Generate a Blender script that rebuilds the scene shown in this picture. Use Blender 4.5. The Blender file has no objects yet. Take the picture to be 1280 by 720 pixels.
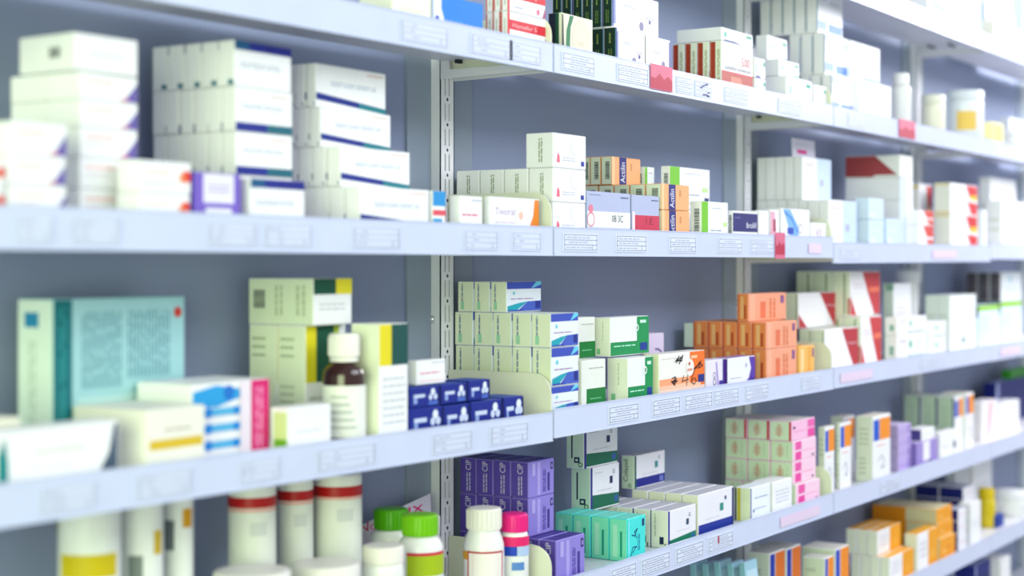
import bpy, bmesh, math, random
from mathutils import Vector, Matrix
random.seed(7)
C = bpy.context.scene.collection
SC = bpy.context.scene

# ------------------------------------------------------------------ camera
FPX, HOR, VPX = 2000.0, 329.0, 1935.0          # focal length, horizon row and shelf vanishing column (px of 1280x720)
BETA = math.atan((VPX - 640) / FPX)
FW = Vector((math.cos(BETA), math.sin(BETA))); RT = Vector((math.sin(BETA), -math.cos(BETA)))
YL = -0.194                                     # outer face of the shelf lips (wall surface is y = 0)
CZ = 1.50
Z0 = 2.1416
CAM = Vector((0, YL)) - FW * Z0 - RT * (52 / FPX * Z0)
cd = bpy.data.cameras.new('camera'); cam = bpy.data.objects.new('camera', cd); C.objects.link(cam)
cd.sensor_width = 36.0; cd.lens = 36.0 * FPX / 1280; cd.shift_y = (HOR - 360) / 1280; cd.clip_start = 0.05
cam.location = (CAM.x, CAM.y, CZ); cam.rotation_euler = (math.pi / 2, 0, BETA - math.pi / 2)
SC.camera = cam
cd.dof.use_dof = True; cd.dof.focus_distance = 2.37; cd.dof.aperture_fstop = 2.5

# ------------------------------------------------------------------ light
w = bpy.data.worlds.new('world'); SC.world = w; w.use_nodes = True
bg = w.node_tree.nodes['Background']; bg.inputs[0].default_value = (0.86, 0.92, 1.0, 1); bg.inputs[1].default_value = 0.60
def area(name, loc, target, size, energy, col, sy=None):
    l = bpy.data.lights.new(name, 'AREA'); l.energy = energy; l.color = col; l.size = size
    if sy: l.shape = 'RECTANGLE'; l.size_y = sy
    o = bpy.data.objects.new(name, l); C.objects.link(o); o.location = loc
    o.rotation_euler = (Vector(target) - Vector(loc)).to_track_quat('-Z', 'Y').to_euler()
    return o
area('ceiling_lamp_front', (0.6, -2.3, 2.75), (0.5, 0, 1.4), 2.2, 36, (0.86, 0.90, 1.0), 0.8)
area('fill_light_right', (3.05, -0.95, 2.42), (2.3, 0, 1.7), 1.0, 32, (1.0, 0.985, 1.0), 0.7)  # unseen area light added to brighten the right part
area('green_fill_left', (-3.2, -1.35, 1.75), (0.0, -0.1, 1.45), 1.8, 66, (0.84, 1.0, 0.58), 1.6)  # unseen fill light added at left to tint left-facing sides greenish
SC.view_settings.view_transform = 'Standard'; SC.view_settings.look = 'None'
SC.view_settings.gamma = 1.0; SC.view_settings.use_curve_mapping = False; SC.view_settings.exposure = 0.15

# ------------------------------------------------------------------ materials
def lin(h):
    h = h.lstrip('#'); v = [int(h[i:i + 2], 16) / 255 for i in (0, 2, 4)]
    L = [c / 12.92 if c <= .04045 else ((c + .055) / 1.055) ** 2.4 for c in v]
    g = 1 + .3 * min(1, (max(v) - min(v)) / .5)        # printing inks: saturated colours a little deeper
    return [c ** g for c in L]
MATS = {}
def mat(col, rough=0.5, metal=0.0, noise=0.05, scale=35.0, bump=0.0, coat=0.0, trans=0.0):
    key = (col, rough, metal, noise, scale, bump, coat, trans)
    if key in MATS: return MATS[key]
    m = bpy.data.materials.new('paint_' + col.lstrip('#')); m.use_nodes = True
    nt = m.node_tree; b = nt.nodes['Principled BSDF']; r, g, bl = lin(col)
    tc = nt.nodes.new('ShaderNodeTexCoord'); n = nt.nodes.new('ShaderNodeTexNoise'); n.inputs['Scale'].default_value = scale
    n.inputs['Detail'].default_value = 2
    nt.links.new(tc.outputs['Object'], n.inputs['Vector'])
    mx = nt.nodes.new('ShaderNodeMix'); mx.data_type = 'RGBA'
    mx.inputs['A'].default_value = (r * (1 - noise), g * (1 - noise), bl * (1 - noise), 1)
    mx.inputs['B'].default_value = (min(1, r * (1 + noise)), min(1, g * (1 + noise)), min(1, bl * (1 + noise)), 1)
    nt.links.new(n.outputs['Fac'], mx.inputs['Factor']); nt.links.new(mx.outputs['Result'], b.inputs['Base Color'])
    b.inputs['Roughness'].default_value = rough; b.inputs['Metallic'].default_value = metal
    b.inputs['Specular IOR Level'].default_value = 0.3
    if coat: b.inputs['Coat Weight'].default_value = coat; b.inputs['Coat Roughness'].default_value = 0.15
    if trans: b.inputs['Transmission Weight'].default_value = trans
    if bump:
        bp = nt.nodes.new('ShaderNodeBump'); bp.inputs['Strength'].default_value = bump; bp.inputs['Distance'].default_value = 0.002
        nt.links.new(n.outputs['Fac'], bp.inputs['Height']); nt.links.new(bp.outputs['Normal'], b.inputs['Normal'])
    MATS[key] = m
    return m
M_WALL = mat('#98a2bd', 0.6, 0, 0.05, 3.0)
M_STRIP = mat('#97a3b2', 0.34, 0, 0.04, 4.0)
M_SHELF = mat('#e4e4ea', 0.35, 0, 0.03, 8.0)
M_LIP = mat('#d2d9f2', 0.28, 0, 0.05, 22.0, 0.15, 0.4)
M_STEEL = mat('#f1f1f5', 0.35, 0.0, 0.03, 10.0)
M_PANEL = mat('#e6e8d2', 0.4, 0, 0.02, 8.0)
M_DARK = mat('#2b2e38', 0.6)
M_FLOOR = mat('#9a9c9f', 0.5, 0, 0.08, 6.0)

# ------------------------------------------------------------------ mesh helpers
class MB:
    def __init__(s): s.v = []; s.f = []; s.m = []; s.mats = []; s.smooth = []
    def mi(s, m):
        if m not in s.mats: s.mats.append(m)
        return s.mats.index(m)
    def add(s, verts, faces, m, smooth=False):
        o = len(s.v); s.v += [tuple(p) for p in verts]; k = s.mi(m)
        for f in faces: s.f.append([i + o for i in f]); s.m.append(k); s.smooth.append(smooth)
    def box(s, x0, x1, y0, y1, z0, z1, m):
        v = [(x, y, z) for z in (z0, z1) for y in (y0, y1) for x in (x0, x1)]
        s.add(v, [(0, 2, 3, 1), (4, 5, 7, 6), (0, 1, 5, 4), (1, 3, 7, 5), (3, 2, 6, 7), (2, 0, 4, 6)], m)
    def lathe(s, prof, m, seg=28, cx=0, cy=0, cap=True):
        n = len(prof); v = []
        for r, z in prof:
            for k in range(seg):
                a = 2 * math.pi * k / seg; v.append((cx + r * math.cos(a), cy + r * math.sin(a), z))
        f = [(i * seg + k, i * seg + (k + 1) % seg, (i + 1) * seg + (k + 1) % seg, (i + 1) * seg + k) for i in range(n - 1) for k in range(seg)]
        s.add(v, f, m, True)
        if cap:
            s.add(v[:seg], [tuple(reversed(range(seg)))], m); s.add(v[-seg:], [tuple(range(seg))], m)
    def mesh(s, name):
        me = bpy.data.meshes.new(name); me.from_pydata(s.v, [], s.f)
        for m in s.mats: me.materials.append(m)
        me.polygons.foreach_set('material_index', s.m); me.polygons.foreach_set('use_smooth', s.smooth); me.update()
        return me
    def build(s, name, parent=None, loc=(0, 0, 0)):
        o = bpy.data.objects.new(name, s.mesh(name)); C.objects.link(o); o.location = loc
        if parent: o.parent = parent
        return o
def empty(name, loc):
    o = bpy.data.objects.new(name, None); C.objects.link(o); o.location = loc; o.empty_display_size = .02; return o
def tag(o, label=None, cat=None, group=None, kind=None):
    if label: o['label'] = label
    if cat: o['category'] = cat
    if group: o['group'] = group
    if kind: o['kind'] = kind
    return o

# ------------------------------------------------------------------ pixel to place (depth always comes from the shelf plane touched)
def fwd(X, Y): return (X - CAM.x) * FW.x + (Y - CAM.y) * FW.y
def x_on(px, Y):                                   # world X where the pixel column meets the vertical plane y = Y
    k = (px - 640) / FPX; d = FW + RT * k; t = (Y - CAM.y) / d.y; return CAM.x + d.x * t
def y_on(px, X):                                   # world Y where the pixel column meets the plane x = X
    k = (px - 640) / FPX; d = FW + RT * k; t = (X - CAM.x) / d.x; return CAM.y + d.y * t
def z_at(py, X, Y): return CZ + (HOR - py) * fwd(X, Y) / FPX

# ------------------------------------------------------------------ room
def structure(name, mb, loc=(0, 0, 0)): return tag(mb.build(name, None, loc), kind='structure')
m = MB(); m.box(-2.6, 4.6, 0, 0.08, 0, 2.9, M_WALL); structure('wall_back', m)
m = MB(); m.box(-2.6, 4.6, -3.4, 0.08, -0.05, 0, M_FLOOR); structure('floor', m)
for k, X in enumerate((-1, 0, 1, 2, 3)):
    m = MB(); m.box(X - .072, X + .085, -.004, 0, 0, 2.9, M_STRIP); structure('trim_%d' % (k + 1), m)

LEV = {'A0': .504, 'A': .2553, 'B': .0098, 'C': -.2345, 'D': -.4665, 'E': -.690, 'F': -.915}
LIPH, DECK, UNDER = .039, .029, .0255
def tilt(lv, bay):                                 # (offset, slope) of the few shelves that hang a little out of level
    if bay == 0: return {'C': (-.0035, -.0105), 'A': (0, .006), 'B': (0, -.002)}.get(lv, (0, 0))
    if bay == 2: return {'B': (-.006, .004), 'C': (.001, 0)}.get(lv, (0, 0))
    return (0, 0)
def lip_z(lv, X, bay=None):
    if bay is None: bay = math.floor(X) + 1
    o, s = tilt(lv, bay); xr = bay                  # bay b spans X = b-1 .. b
    return CZ + LEV[lv] + o + s * (X - xr)
def deck_z(lv, X): return lip_z(lv, X) + DECK

# slotted uprights
def upright(X, label):
    t = empty('slotted_upright', (X, 0, 0)); tag(t, label, 'upright', 'slotted shelf uprights')
    W, D = .0165, .020
    z0, z1 = .35, 2.45
    m = MB(); m.box(-W, -W + .0015, -D, -.004, z0, z1, M_STEEL); m.box(W - .0015, W, -D, -.004, z0, z1, M_STEEL); m.build('side_flange', t)
    m = MB(); m.box(-W + .0015, W - .0015, -.0075, -.0045, z0, z1, M_DARK); m.build('slot_shade', t)  # dark sheet standing in for the shade behind the slots
    m = MB(); P = .0352; y0, y1 = -D, -D + .0015
    for a, b in ((-W, -.0062), (-.0034, .0034), (.0062, W)): m.box(a, b, y0, y1, z0, z1, M_STEEL)
    z = z0
    while z < z1:
        for a, b in ((-.0062, -.0034), (.0034, .0062)): m.box(a, b, y0, y1, z, min(z + .0115, z1), M_STEEL)
        z += P
    m.build('face_plate', t)
    m = MB(); z = z0 + .0058
    while z < z1:
        v = [(.0021 * math.cos(a), -D - .0002, z + .0024 * math.sin(a)) for a in [i * math.pi / 5 for i in range(10)]]
        m.add(v, [tuple(range(10))], M_DARK); z += P
    m.build('hole_shade', t)  # flat dark discs painted for the shade inside the round holes
    return t
for X, l in ((0, 'white slotted upright at centre left beside the aqua carton stack'), (1, 'white slotted upright behind the orange carton stack'),
             (2, 'hazy white slotted upright in the bright right part'), (3, 'white slotted upright beyond the far right shelves')):
    upright(X, l)
def screw(px, py, label):
    Y = -.0003; X = x_on(px, Y); z = z_at(py, X, Y)
    m = MB(); m.lathe([(.006, 0), (.006, .004), (.003, .0065)], mat('#d8dade', .25, .6), 12)
    o = m.build('wall_screw', None, (X, 0 if abs(X - round(X)) > .085 else -.004, z)); o.rotation_euler = (math.pi / 2, 0, 0); tag(o, label, 'screw')
screw(537, 399, 'silver screw head in the grey wall left of the slotted upright')
screw(919, 378, 'small silver screw in the wall behind the orange cartons')

# ------------------------------------------------------------------ print on cartons
TXT = {}
def text_geo(s):
    if s not in TXT:
        cu = bpy.data.curves.new('t', 'FONT'); cu.body = s; cu.size = 1.0; cu.resolution_u = 2
        o = bpy.data.objects.new('t', cu); me = bpy.data.meshes.new_from_object(o)
        v = [(p.co.x, p.co.y) for p in me.vertices]; f = [tuple(p.vertices) for p in me.polygons]
        bpy.data.objects.remove(o); bpy.data.curves.remove(cu); bpy.data.meshes.remove(me)
        if v:
            x0 = min(p[0] for p in v); x1 = max(p[0] for p in v); y0 = min(p[1] for p in v); y1 = max(p[1] for p in v)
            v = [((a - x0) / (y1 - y0), (b - y0) / (y1 - y0)) for a, b in v]
            TXT[s] = (v, f, (x1 - x0) / (y1 - y0))
        else: TXT[s] = ([], [], 1)
    return TXT[s]
def chamfer_box(mb, w, d, h, cols):                 # base centre at front-left-bottom corner: x 0..w, y 0..d, z 0..h
    c = min(.0010, w * .1, d * .1, h * .1)
    def quad(a): return a
    X = (0, c, w - c, w); Y = (0, c, d - c, d); Z = (0, c, h - c, h)
    F = [(X[i], 0, Z[j]) for i, j in ((1, 1), (2, 1), (2, 2), (1, 2))]
    B = [(X[i], d, Z[j]) for i, j in ((1, 1), (2, 1), (2, 2), (1, 2))]
    L = [(0, Y[i], Z[j]) for i, j in ((1, 1), (2, 1), (2, 2), (1, 2))]
    R = [(w, Y[i], Z[j]) for i, j in ((1, 1), (2, 1), (2, 2), (1, 2))]
    T = [(X[i], Y[j], h) for i, j in ((1, 1), (2, 1), (2, 2), (1, 2))]
    U = [(X[i], Y[j], 0) for i, j in ((1, 1), (2, 1), (2, 2), (1, 2))]
    V = F + B + L + R + T + U                       # F0-3 B4-7 L8-11 R12-15 T16-19 U20-23
    mb.add(V, [(0, 1, 2, 3)], mat(cols['F'])); mb.add(V, [(5, 4, 7, 6)], mat(cols['F']))
    mb.add(V, [(9, 8, 11, 10)], mat(cols['L'])); mb.add(V, [(12, 13, 14, 15)], mat(cols['L']))
    mb.add(V, [(16, 17, 18, 19)], mat(cols['T'])); mb.add(V, [(21, 20, 23, 22)], mat(cols['T']))
    e = [(8, 0, 3, 11), (1, 12, 15, 2), (13, 5, 6, 14), (4, 9, 10, 7), (3, 2, 17, 16), (6, 7, 19, 18), (2, 15, 17), (3, 16, 11), (11, 16, 19, 10), (15, 14, 18, 17),
         (10, 19, 7), (14, 6, 18), (1, 0, 20, 21), (4, 5, 22, 23), (0, 8, 20), (12, 1, 21), (8, 9, 23, 20), (13, 12, 21, 22), (9, 4, 23), (5, 13, 22)]
    mb.add(V, e, mat(cols['F']))
class Face:
    def __init__(s, mb, face, w, d, h):
        s.mb, s.face, s.w, s.d, s.h = mb, face, w, d, h; s.k = 0
        s.U, s.V = {'F': (w, h), 'L': (d, h), 'T': (w, d), 'R': (d, h)}[face]
    def p(s, a, b, e):                              # metres on the face -> 3D
        if s.face == 'F': return (a, -e, b)
        if s.face == 'L': return (-e, s.d - a, b)
        if s.face == 'R': return (s.w + e, a, b)
        return (a, b, s.h + e)
    def poly(s, pts, col):
        s.k += 1; e = .00008 * s.k + .00005
        v = [s.p(min(max(a, 0.004), .996) * s.U, min(max(b, 0.006), .994) * s.V, e) for a, b in pts]
        s.mb.add(v, [tuple(range(len(v)))], mat(col))
    def rect(s, a, b, c, d, col): s.poly([(a, b), (c, b), (c, d), (a, d)], col)
    def many(s, rects, col):
        s.k += 1; e = .00008 * s.k + .00005; V = []; Fs = []
        for a, b, c, d in rects:
            o = len(V); V += [s.p(x * s.U, y * s.V, e) for x, y in ((a, b), (c, b), (c, d), (a, d))]; Fs.append((o, o + 1, o + 2, o + 3))
        if V: s.mb.add(V, Fs, mat(col))
    def text(s, t, a, b, hgt, col, rot=0, wmax=None):
        v, f, asp = text_geo(t); s.k += 1; e = .00008 * s.k + .00005
        H = hgt * (s.U if rot else s.V); Wd = H * asp; sx = 1.0
        if wmax:
            lim = wmax * (s.V if rot else s.U)
            sx = lim / Wd if Wd > 0 else 1
        out = []
        for x, y in v:
            x, y = x * H * sx, y * H
            if rot: out.append(s.p(a * s.U - y, b * s.V + x, e))
            else: out.append(s.p(a * s.U + x, b * s.V + y, e))
        s.mb.add(out, f, mat(col))
    def circ(s, a, b, r, col, ring=0, a0=0, a1=360):
        s.k += 1; e = .00008 * s.k + .00005; R = r * s.V; n = max(6, int((a1 - a0) / 20)); cx, cy = a * s.U, b * s.V
        if not ring:
            v = [s.p(cx + R * math.cos(2 * math.pi * i / n), cy + R * math.sin(2 * math.pi * i / n), e) for i in range(n)]
            s.mb.add(v, [tuple(range(n))], mat(col))
        else:
            v = []; f = []
            for i in range(n + 1):
                t = math.radians(a0 + (a1 - a0) * i / n)
                for rr in (R, R * (1 - ring)):
                    v.append(s.p(min(max(cx + rr * math.cos(t), 0), s.U), min(max(cy + rr * math.sin(t), 0), s.V), e))
            for i in range(n): f.append((2 * i, 2 * i + 1, 2 * i + 3, 2 * i + 2))
            s.mb.add(v, f, mat(col))
    def stroke(s, pts, wd, col):
        s.k += 1; e = .00008 * s.k + .00005; W = wd * s.V; V = []; Fs = []
        P = [Vector((a * s.U, b * s.V)) for a, b in pts]
        for i in range(len(P) - 1):
            t = (P[i + 1] - P[i]); n = Vector((-t.y, t.x)).normalized() * W / 2; t = t.normalized() * W / 3
            o = len(V); V += [s.p(q.x, q.y, e) for q in (P[i] - t - n, P[i + 1] + t - n, P[i + 1] + t + n, P[i] - t + n)]; Fs.append((o, o + 1, o + 2, o + 3))
        s.mb.add(V, Fs, mat(col))
    def lines(s, a, b, c, d, n, col, rot=0):
        R = random.Random(n * 7 + int(a * 100)); out = []
        for i in range(n):
            if not rot:
                y = b + (d - b) * (i + .25) / n; hh = (d - b) / n * .36; x = a
                while x < c - .01:
                    L = (c - a) * R.uniform(.12, .32); out.append((x, y, min(x + L, c), y + hh)); x += L + (c - a) * .04
            else:
                x = a + (c - a) * (i + .25) / n; hh = (c - a) / n * .5; y = b
                while y < d - .01:
                    L = (d - b) * R.uniform(.12, .32); out.append((x, y, x + hh, min(y + L, d))); y += L + (d - b) * .04
        s.many(out, col)
    def bars(s, a, b, c, d, rot=0):
        R = random.Random(3); out = []
        x, lim = (a, c) if not rot else (b, d); st = (lim - x) / 26
        while x < lim:
            wd = st * R.choice((.5, 1, 1.4)); out.append((x, b, min(x + wd, c), d) if not rot else (a, x, c, min(x + wd, d))); x += wd + st * R.choice((.5, .9))
        s.many(out, '#3c4650')
WHT, CRM, GRY, INK = '#f3f3f5', '#eff0e4', '#a9adb8', '#5a6070'
DES = {}
def design(name, base=WHT, L=None, T=None):  # many L tones hold the greenish light on left faces in their colour
    def deco(fn): DES[name] = (dict(F=base, L=L or base, T=T or base), fn); return fn
    return deco
def none(F, L, T): pass
def plain_side(L, n=3): L.lines(.3, .2, .6, .8, n, '#c5cbb4', 1)

@design('swoosh')
def _(F, L, T):
    F.lines(.1, .62, .62, .8, 1, '#f0a9a0'); F.lines(.1, .42, .5, .52, 1, '#d8b9c4')
    F.poly([(.68, .05), (.98, .05), (.98, .75), (.9, .5), (.82, .28)], '#7568b4'); F.poly([(.66, .05), (.78, .05), (.86, .25), (.76, .16)], '#e39ab4')
@design('plainmark')
def _(F, L, T): F.lines(.25, .4, .8, .55, 1, '#c9c9d2'); L.bars(.55, .35, .75, .65)
@design('redspot')
def _(F, L, T):
    F.lines(.1, .55, .6, .75, 1, '#e8c2b4'); F.lines(.1, .25, .7, .35, 1, GRY); F.circ(.9, .55, .2, '#e8452f'); F.circ(.82, .5, .14, '#f0a070')
@design('purpleframe', '#8a72d0')
def _(F, L, T): F.rect(.2, .4, .85, .98, '#ece8f8'); F.rect(.25, .03, .8, .3, '#efeef4'); F.lines(.3, .6, .75, .8, 2, '#b9aee0'); L.rect(0, 0, 1, 1, '#5a3fae')
@design('bluetop')
def _(F, L, T):
    F.rect(0, .8, .5, 1, '#1b3aa0'); F.rect(.5, .8, 1, 1, '#1d2f9a'); F.rect(0, .8, .25, 1, '#0f6f9c'); F.lines(.1, .42, .8, .56, 2, '#aab2c4'); L.rect(.6, .03, .95, .14, '#2f7f94')
@design('bluebottom')
def _(F, L, T):
    F.rect(0, 0, .55, .2, '#1c3ba0'); F.rect(.55, 0, 1, .2, '#147a8c'); F.lines(.12, .52, .85, .64, 2, '#aab2c4'); F.lines(.6, .82, .9, .9, 1, '#e0b8a8'); 
@design('bluebandlow')
def _(F, L, T):
    F.poly([(0, .18), (1, .02), (1, .14), (0, .34)], '#1d3f9c'); F.poly([(.6, .08), (1, .02), (1, .14), (.6, .2)], '#18919c')
    F.lines(.2, .52, .85, .64, 2, '#a9b6cc'); F.lines(.72, .86, .95, .93, 1, '#e8b0a0'); L.rect(.78, .04, .9, .12, '#8090b0')
@design('cyanred')
def _(F, L, T): F.rect(0, .62, 1, 1, '#35a6df'); F.rect(0, .38, 1, .52, '#ea6a78'); F.rect(0, 0, .7, .3, '#3fb2e0')
@design('pinktext')
def _(F, L, T): F.lines(.1, .4, .8, .56, 1, '#e58aa4'); F.lines(.1, .12, .9, .2, 1, '#ee9aa6'); F.lines(.5, .85, .95, .92, 1, '#8090b0')
@design('orangeswoosh')
def _(F, L, T):
    F.poly([(.76, .03), (.99, .03), (.99, .97), (.9, .97), (.87, .5)], '#ef9a2c'); F.text('Tivoral', .1, .5, .2, '#b9a0c0', 0, .4); F.lines(.1, .25, .55, .35, 1, '#d9c9d8'); F.circ(.62, .5, .12, '#f2c9b4')
@design('pinkdrop')
def _(F, L, T):
    F.poly([(.1, .15), (.2, .15), (.19, .35), (.13, .45)], '#ee7a94'); F.lines(.28, .2, .65, .34, 2, '#b0b4cc'); F.rect(.84, .1, .94, .24, '#3b4bb0')
    F.circ(.66, .66, .26, '#d4d6e0', .1, 90, 330); L.lines(.45, .15, .62, .85, 2, '#8b9a78', 1)
@design('lavband', '#b9c0de')
def _(F, L, T):
    F.rect(0, .18, 1, .55, '#eef0ee'); F.circ(.08, .36, .17, '#e48aa2', .2); F.circ(.08, .6, .1, '#ea90a4'); F.text('08 3C', .56, .32, .16, '#50545c', 0, .26); F.lines(.05, .9, .3, .95, 1, '#8e96b8'); F.lines(.76, .86, .95, .93, 1, '#5f6790')
@design('lavred', '#b9c0de')
def _(F, L, T): F.rect(.1, .16, 1, .52, '#d8466a'); F.text('1.E', .5, .3, .16, '#8c2c48', 0, .25); F.rect(0, .1, .1, .6, '#f3dfe6'); F.lines(.7, .86, .95, .93, 1, '#5f6790')
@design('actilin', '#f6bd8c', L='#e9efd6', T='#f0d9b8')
def _(F, L, T):
    F.rect(0, 0, .1, 1, '#f0d2a8'); F.rect(.26, 0, .5, 1, '#26338c'); F.text('Actilin', .45, .1, .15, '#eceaf6', 1, .72); F.lines(.62, .55, .72, .8, 1, '#dba070', 1); L.bars(.4, .2, .8, .82, 1)
@design('limeband')
def _(F, L, T):
    F.rect(0, 0, .24, 1, '#8ccf3c'); F.lines(.36, .8, .75, .86, 1, GRY); F.lines(.34, .2, .75, .27, 1, '#6a7a94'); F.rect(.86, .05, .97, .17, '#2c3c86'); F.rect(.8, .34, .95, .46, '#cdeaa4'); L.bars(.35, .2, .8, .8, 1)
@design('navyplate')
def _(F, L, T): F.rect(0, .28, 1, .93, '#2f2d7e'); F.rect(0, .1, 1, .2, '#e4d84c'); F.text('bolil', .55, .42, .2, '#f0f0fa', 0, .38); F.lines(.08, .74, .3, .8, 1, '#9a98d0'); L.bars(.2, .15, .8, .85, 1)
@design('pinkprint')
def _(F, L, T): F.poly([(0, .1), (.7, .1), (.5, .95), (0, .95)], '#e8b4c8'); F.rect(.3, .3, .6, .7, '#b4506e')
@design('blueswirl')
def _(F, L, T):
    F.poly([(.05, .98), (.3, .98), (.62, .4), (.58, .02), (.3, .02), (.25, .4)], '#8fc0ee'); F.rect(.2, .22, .42, .42, '#3f62c0'); F.stroke([(.1, .9), (.35, .7), (.55, .3)], .06, '#4f92dc'); F.circ(.66, .4, .16, '#b8a8a0', .25)
@design('redtext')
def _(F, L, T): F.text('V3', .3, .25, .45, '#b0607c', 0, .35); F.lines(.6, .2, .9, .35, 1, '#c9a0a8')
@design('halfblue')
def _(F, L, T): F.rect(.5, 0, 1, 1, '#cfe0f6'); F.lines(.1, .8, .4, .86, 1, '#c69aa4'); F.lines(.08, .66, .4, .7, 1, '#d8cfd6'); F.rect(.6, .35, .72, .5, '#b8b9dc')
@design('brownside', '#f2f3ee', T='#b4626a')
def _(F, L, T): L.poly([(0, .05), (0, .98), (.55, .98), (.95, .1), (.55, .1), (.5, .02)], '#b2585c'); L.lines(.1, .3, .45, .36, 1, '#8f4448')
@design('paleblue', '#d4e4f4')
def _(F, L, T): F.lines(.15, .6, .7, .7, 1, '#e9f1f8'); F.rect(.1, .1, .4, .35, '#e4eef8')
@design('bluecorner')
def _(F, L, T): F.rect(0, 0, .5, 1, '#d6e4f4')
@design('reddiag')
def _(F, L, T): F.poly([(.3, .98), (.98, .98), (.98, .5), (.55, .5)], '#e0645c'); F.poly([(.5, .4), (.98, .4), (.98, .02), (.7, .02)], '#e4756a')
@design('redyellow', WHT, L='#ecebe2')
def _(F, L, T):
    F.poly([(.55, .97), (.98, .97), (.98, .55), (.7, .55)], '#d94a52'); F.rect(.72, .5, .98, .66, '#f3c93c'); F.poly([(.6, .44), (.98, .4), (.98, .02), (.75, .02)], '#dd5058'); F.lines(.1, .5, .45, .65, 2, '#e6cdd2'); L.rect(.05, .03, .95, .07, '#ecd56c'); L.rect(.05, .93, .95, .97, '#ecd56c')
@design('cyanblue', '#1e96ea', L=CRM)
def _(F, L, T): F.rect(0, 0, .16, 1, WHT); F.poly([(.16, .1), (.26, .1), (.16, .6)], WHT); F.text('Lipral', .26, .25, .12, '#7ec6f6', 0, .3); F.circ(.08, .3, .1, '#3a6ad0')
@design('redbar')
def _(F, L, T):
    F.rect(0, .46, 1, .76, '#e23a50'); F.rect(0, 0, .06, 1, '#e23a50'); F.text('Hemafer S', .14, .54, .13, '#f7c8c8', 0, .62); F.lines(.18, .14, .4, .22, 1, '#8b92b8'); F.circ(.8, .18, .1, '#ee86a0'); F.poly([(.92, .02), (.99, .02), (.99, .4)], '#c0588c')
    L.rect(.12, .02, .3, .98, '#d8604c'); L.lines(.55, .2, .8, .8, 2, '#9aa888', 1)
@design('creamcircle', '#e8e6d2')
def _(F, L, T):
    F.rect(0, 0, .1, 1, '#e8efc8'); F.poly([(.12, .02), (.3, .02), (.26, .3), (.28, .7), (.38, .97), (.26, .97), (.15, .6)], '#1f8a5c'); F.circ(.62, .5, .42, '#efe4cb'); F.lines(.5, .3, .7, .4, 2, '#c9bf9c'); F.circ(.85, .1, .08, '#9aa0b4'); F.poly([(0, .02), (.08, .02), (.04, .96), (0, .96)], '#1c2440')
    L.rect(0, 0, .55, 1, '#16223a'); L.rect(.55, 0, .8, 1, '#1f5c40')
@design('darkgreen', WHT, L='#0e3324', T='#e8e8ea')
def _(F, L, T):
    F.rect(0, .02, .03, .98, '#4456b0'); F.circ(.62, .2, .12, '#8a88aa'); F.lines(.25, .6, .5, .68, 2, '#a2a2b2'); F.lines(.7, .4, .9, .5, 2, '#a4a2b8'); F.rect(.02, .1, .07, .9, '#8f98cc'); F.circ(.8, .36, .05, '#5c5ca0')
    L.lines(.3, .12, .7, .45, 2, '#6f8a48', 1); L.lines(.35, .6, .65, .85, 1, '#8a9a58', 1); L.rect(.92, .02, 1, .98, '#3d7f9c')
@design('whitelogo')
def _(F, L, T): F.circ(.7, .3, .1, '#8a88aa'); F.lines(.3, .55, .6, .66, 2, '#a8a8b6'); F.rect(.94, .05, 1, .95, '#7a78b8')
@design('five', WHT, L='#eef2dc', T='#eef2dc')
def _(F, L, T):
    F.rect(0, .02, 1, .36, '#c4685f'); F.poly([(.25, .04), (.75, .02), (.6, .3), (.3, .3)], '#d8907c'); F.rect(0, .36, 1, .39, '#d9525a'); F.text('500', .62, .55, .19, '#cc3c34', 0, .27); F.text('azithromicin', .1, .43, .09, '#5c6274', 0, .82); F.lines(.04, .86, .1, .92, 1, '#b0a0a8')
    L.rect(.05, .03, .48, .98, '#b9573c'); L.rect(.05, .02, .14, .98, '#cf7452'); L.lines(.62, .1, .85, .85, 2, '#a6b088', 1)
@design('tealmark')
def _(F, L, T): F.rect(.78, .62, .96, .84, '#2fae98'); F.rect(.08, .3, .15, .68, '#4fbfae'); F.lines(.25, .4, .75, .5, 1, '#b4bccc'); F.poly([(.08, .02), (.6, .02), (.4, .12), (.08, .12)], '#3b56a4')
@design('tealmark2')
def _(F, L, T): F.rect(.76, .7, .94, .86, '#2fae98'); F.rect(.12, .35, .18, .65, '#6cc4b6'); F.lines(.25, .45, .8, .55, 1, '#b4bccc'); F.poly([(.35, .03), (.75, .03), (.75, .14)], '#3f7fc8'); F.rect(.75, .03, .95, .2, '#2fae98')
@design('bluefoot')
def _(F, L, T): F.rect(.02, .1, .34, .3, '#9cb8ec'); F.rect(.42, .08, .96, .28, '#7ba2e6'); F.rect(.02, .8, .34, .95, '#c3d2f2'); F.lines(.45, .72, .9, .82, 2, '#c0c4d2'); L.rect(.9, .05, 1, .95, '#8fa9c4')
@design('bluefoot2')
def _(F, L, T): F.rect(.02, .78, .34, .97, '#c2cbee'); F.rect(.4, .05, .96, .13, '#8aa3d8'); F.lines(.45, .55, .85, .72, 3, '#d6d8e0')
@design('cyanpack')
def _(F, L, T): F.rect(.1, .35, .55, .5, '#7fd0ee'); F.lines(.2, .15, .8, .25, 1, '#c8ccd8')
@design('orangepack')
def _(F, L, T): F.rect(.15, .1, .7, .9, '#f6c3a4'); F.lines(.2, .2, .6, .8, 4, '#f0a07c'); F.rect(.85, .05, 1, .95, '#9fd0e6')
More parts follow.
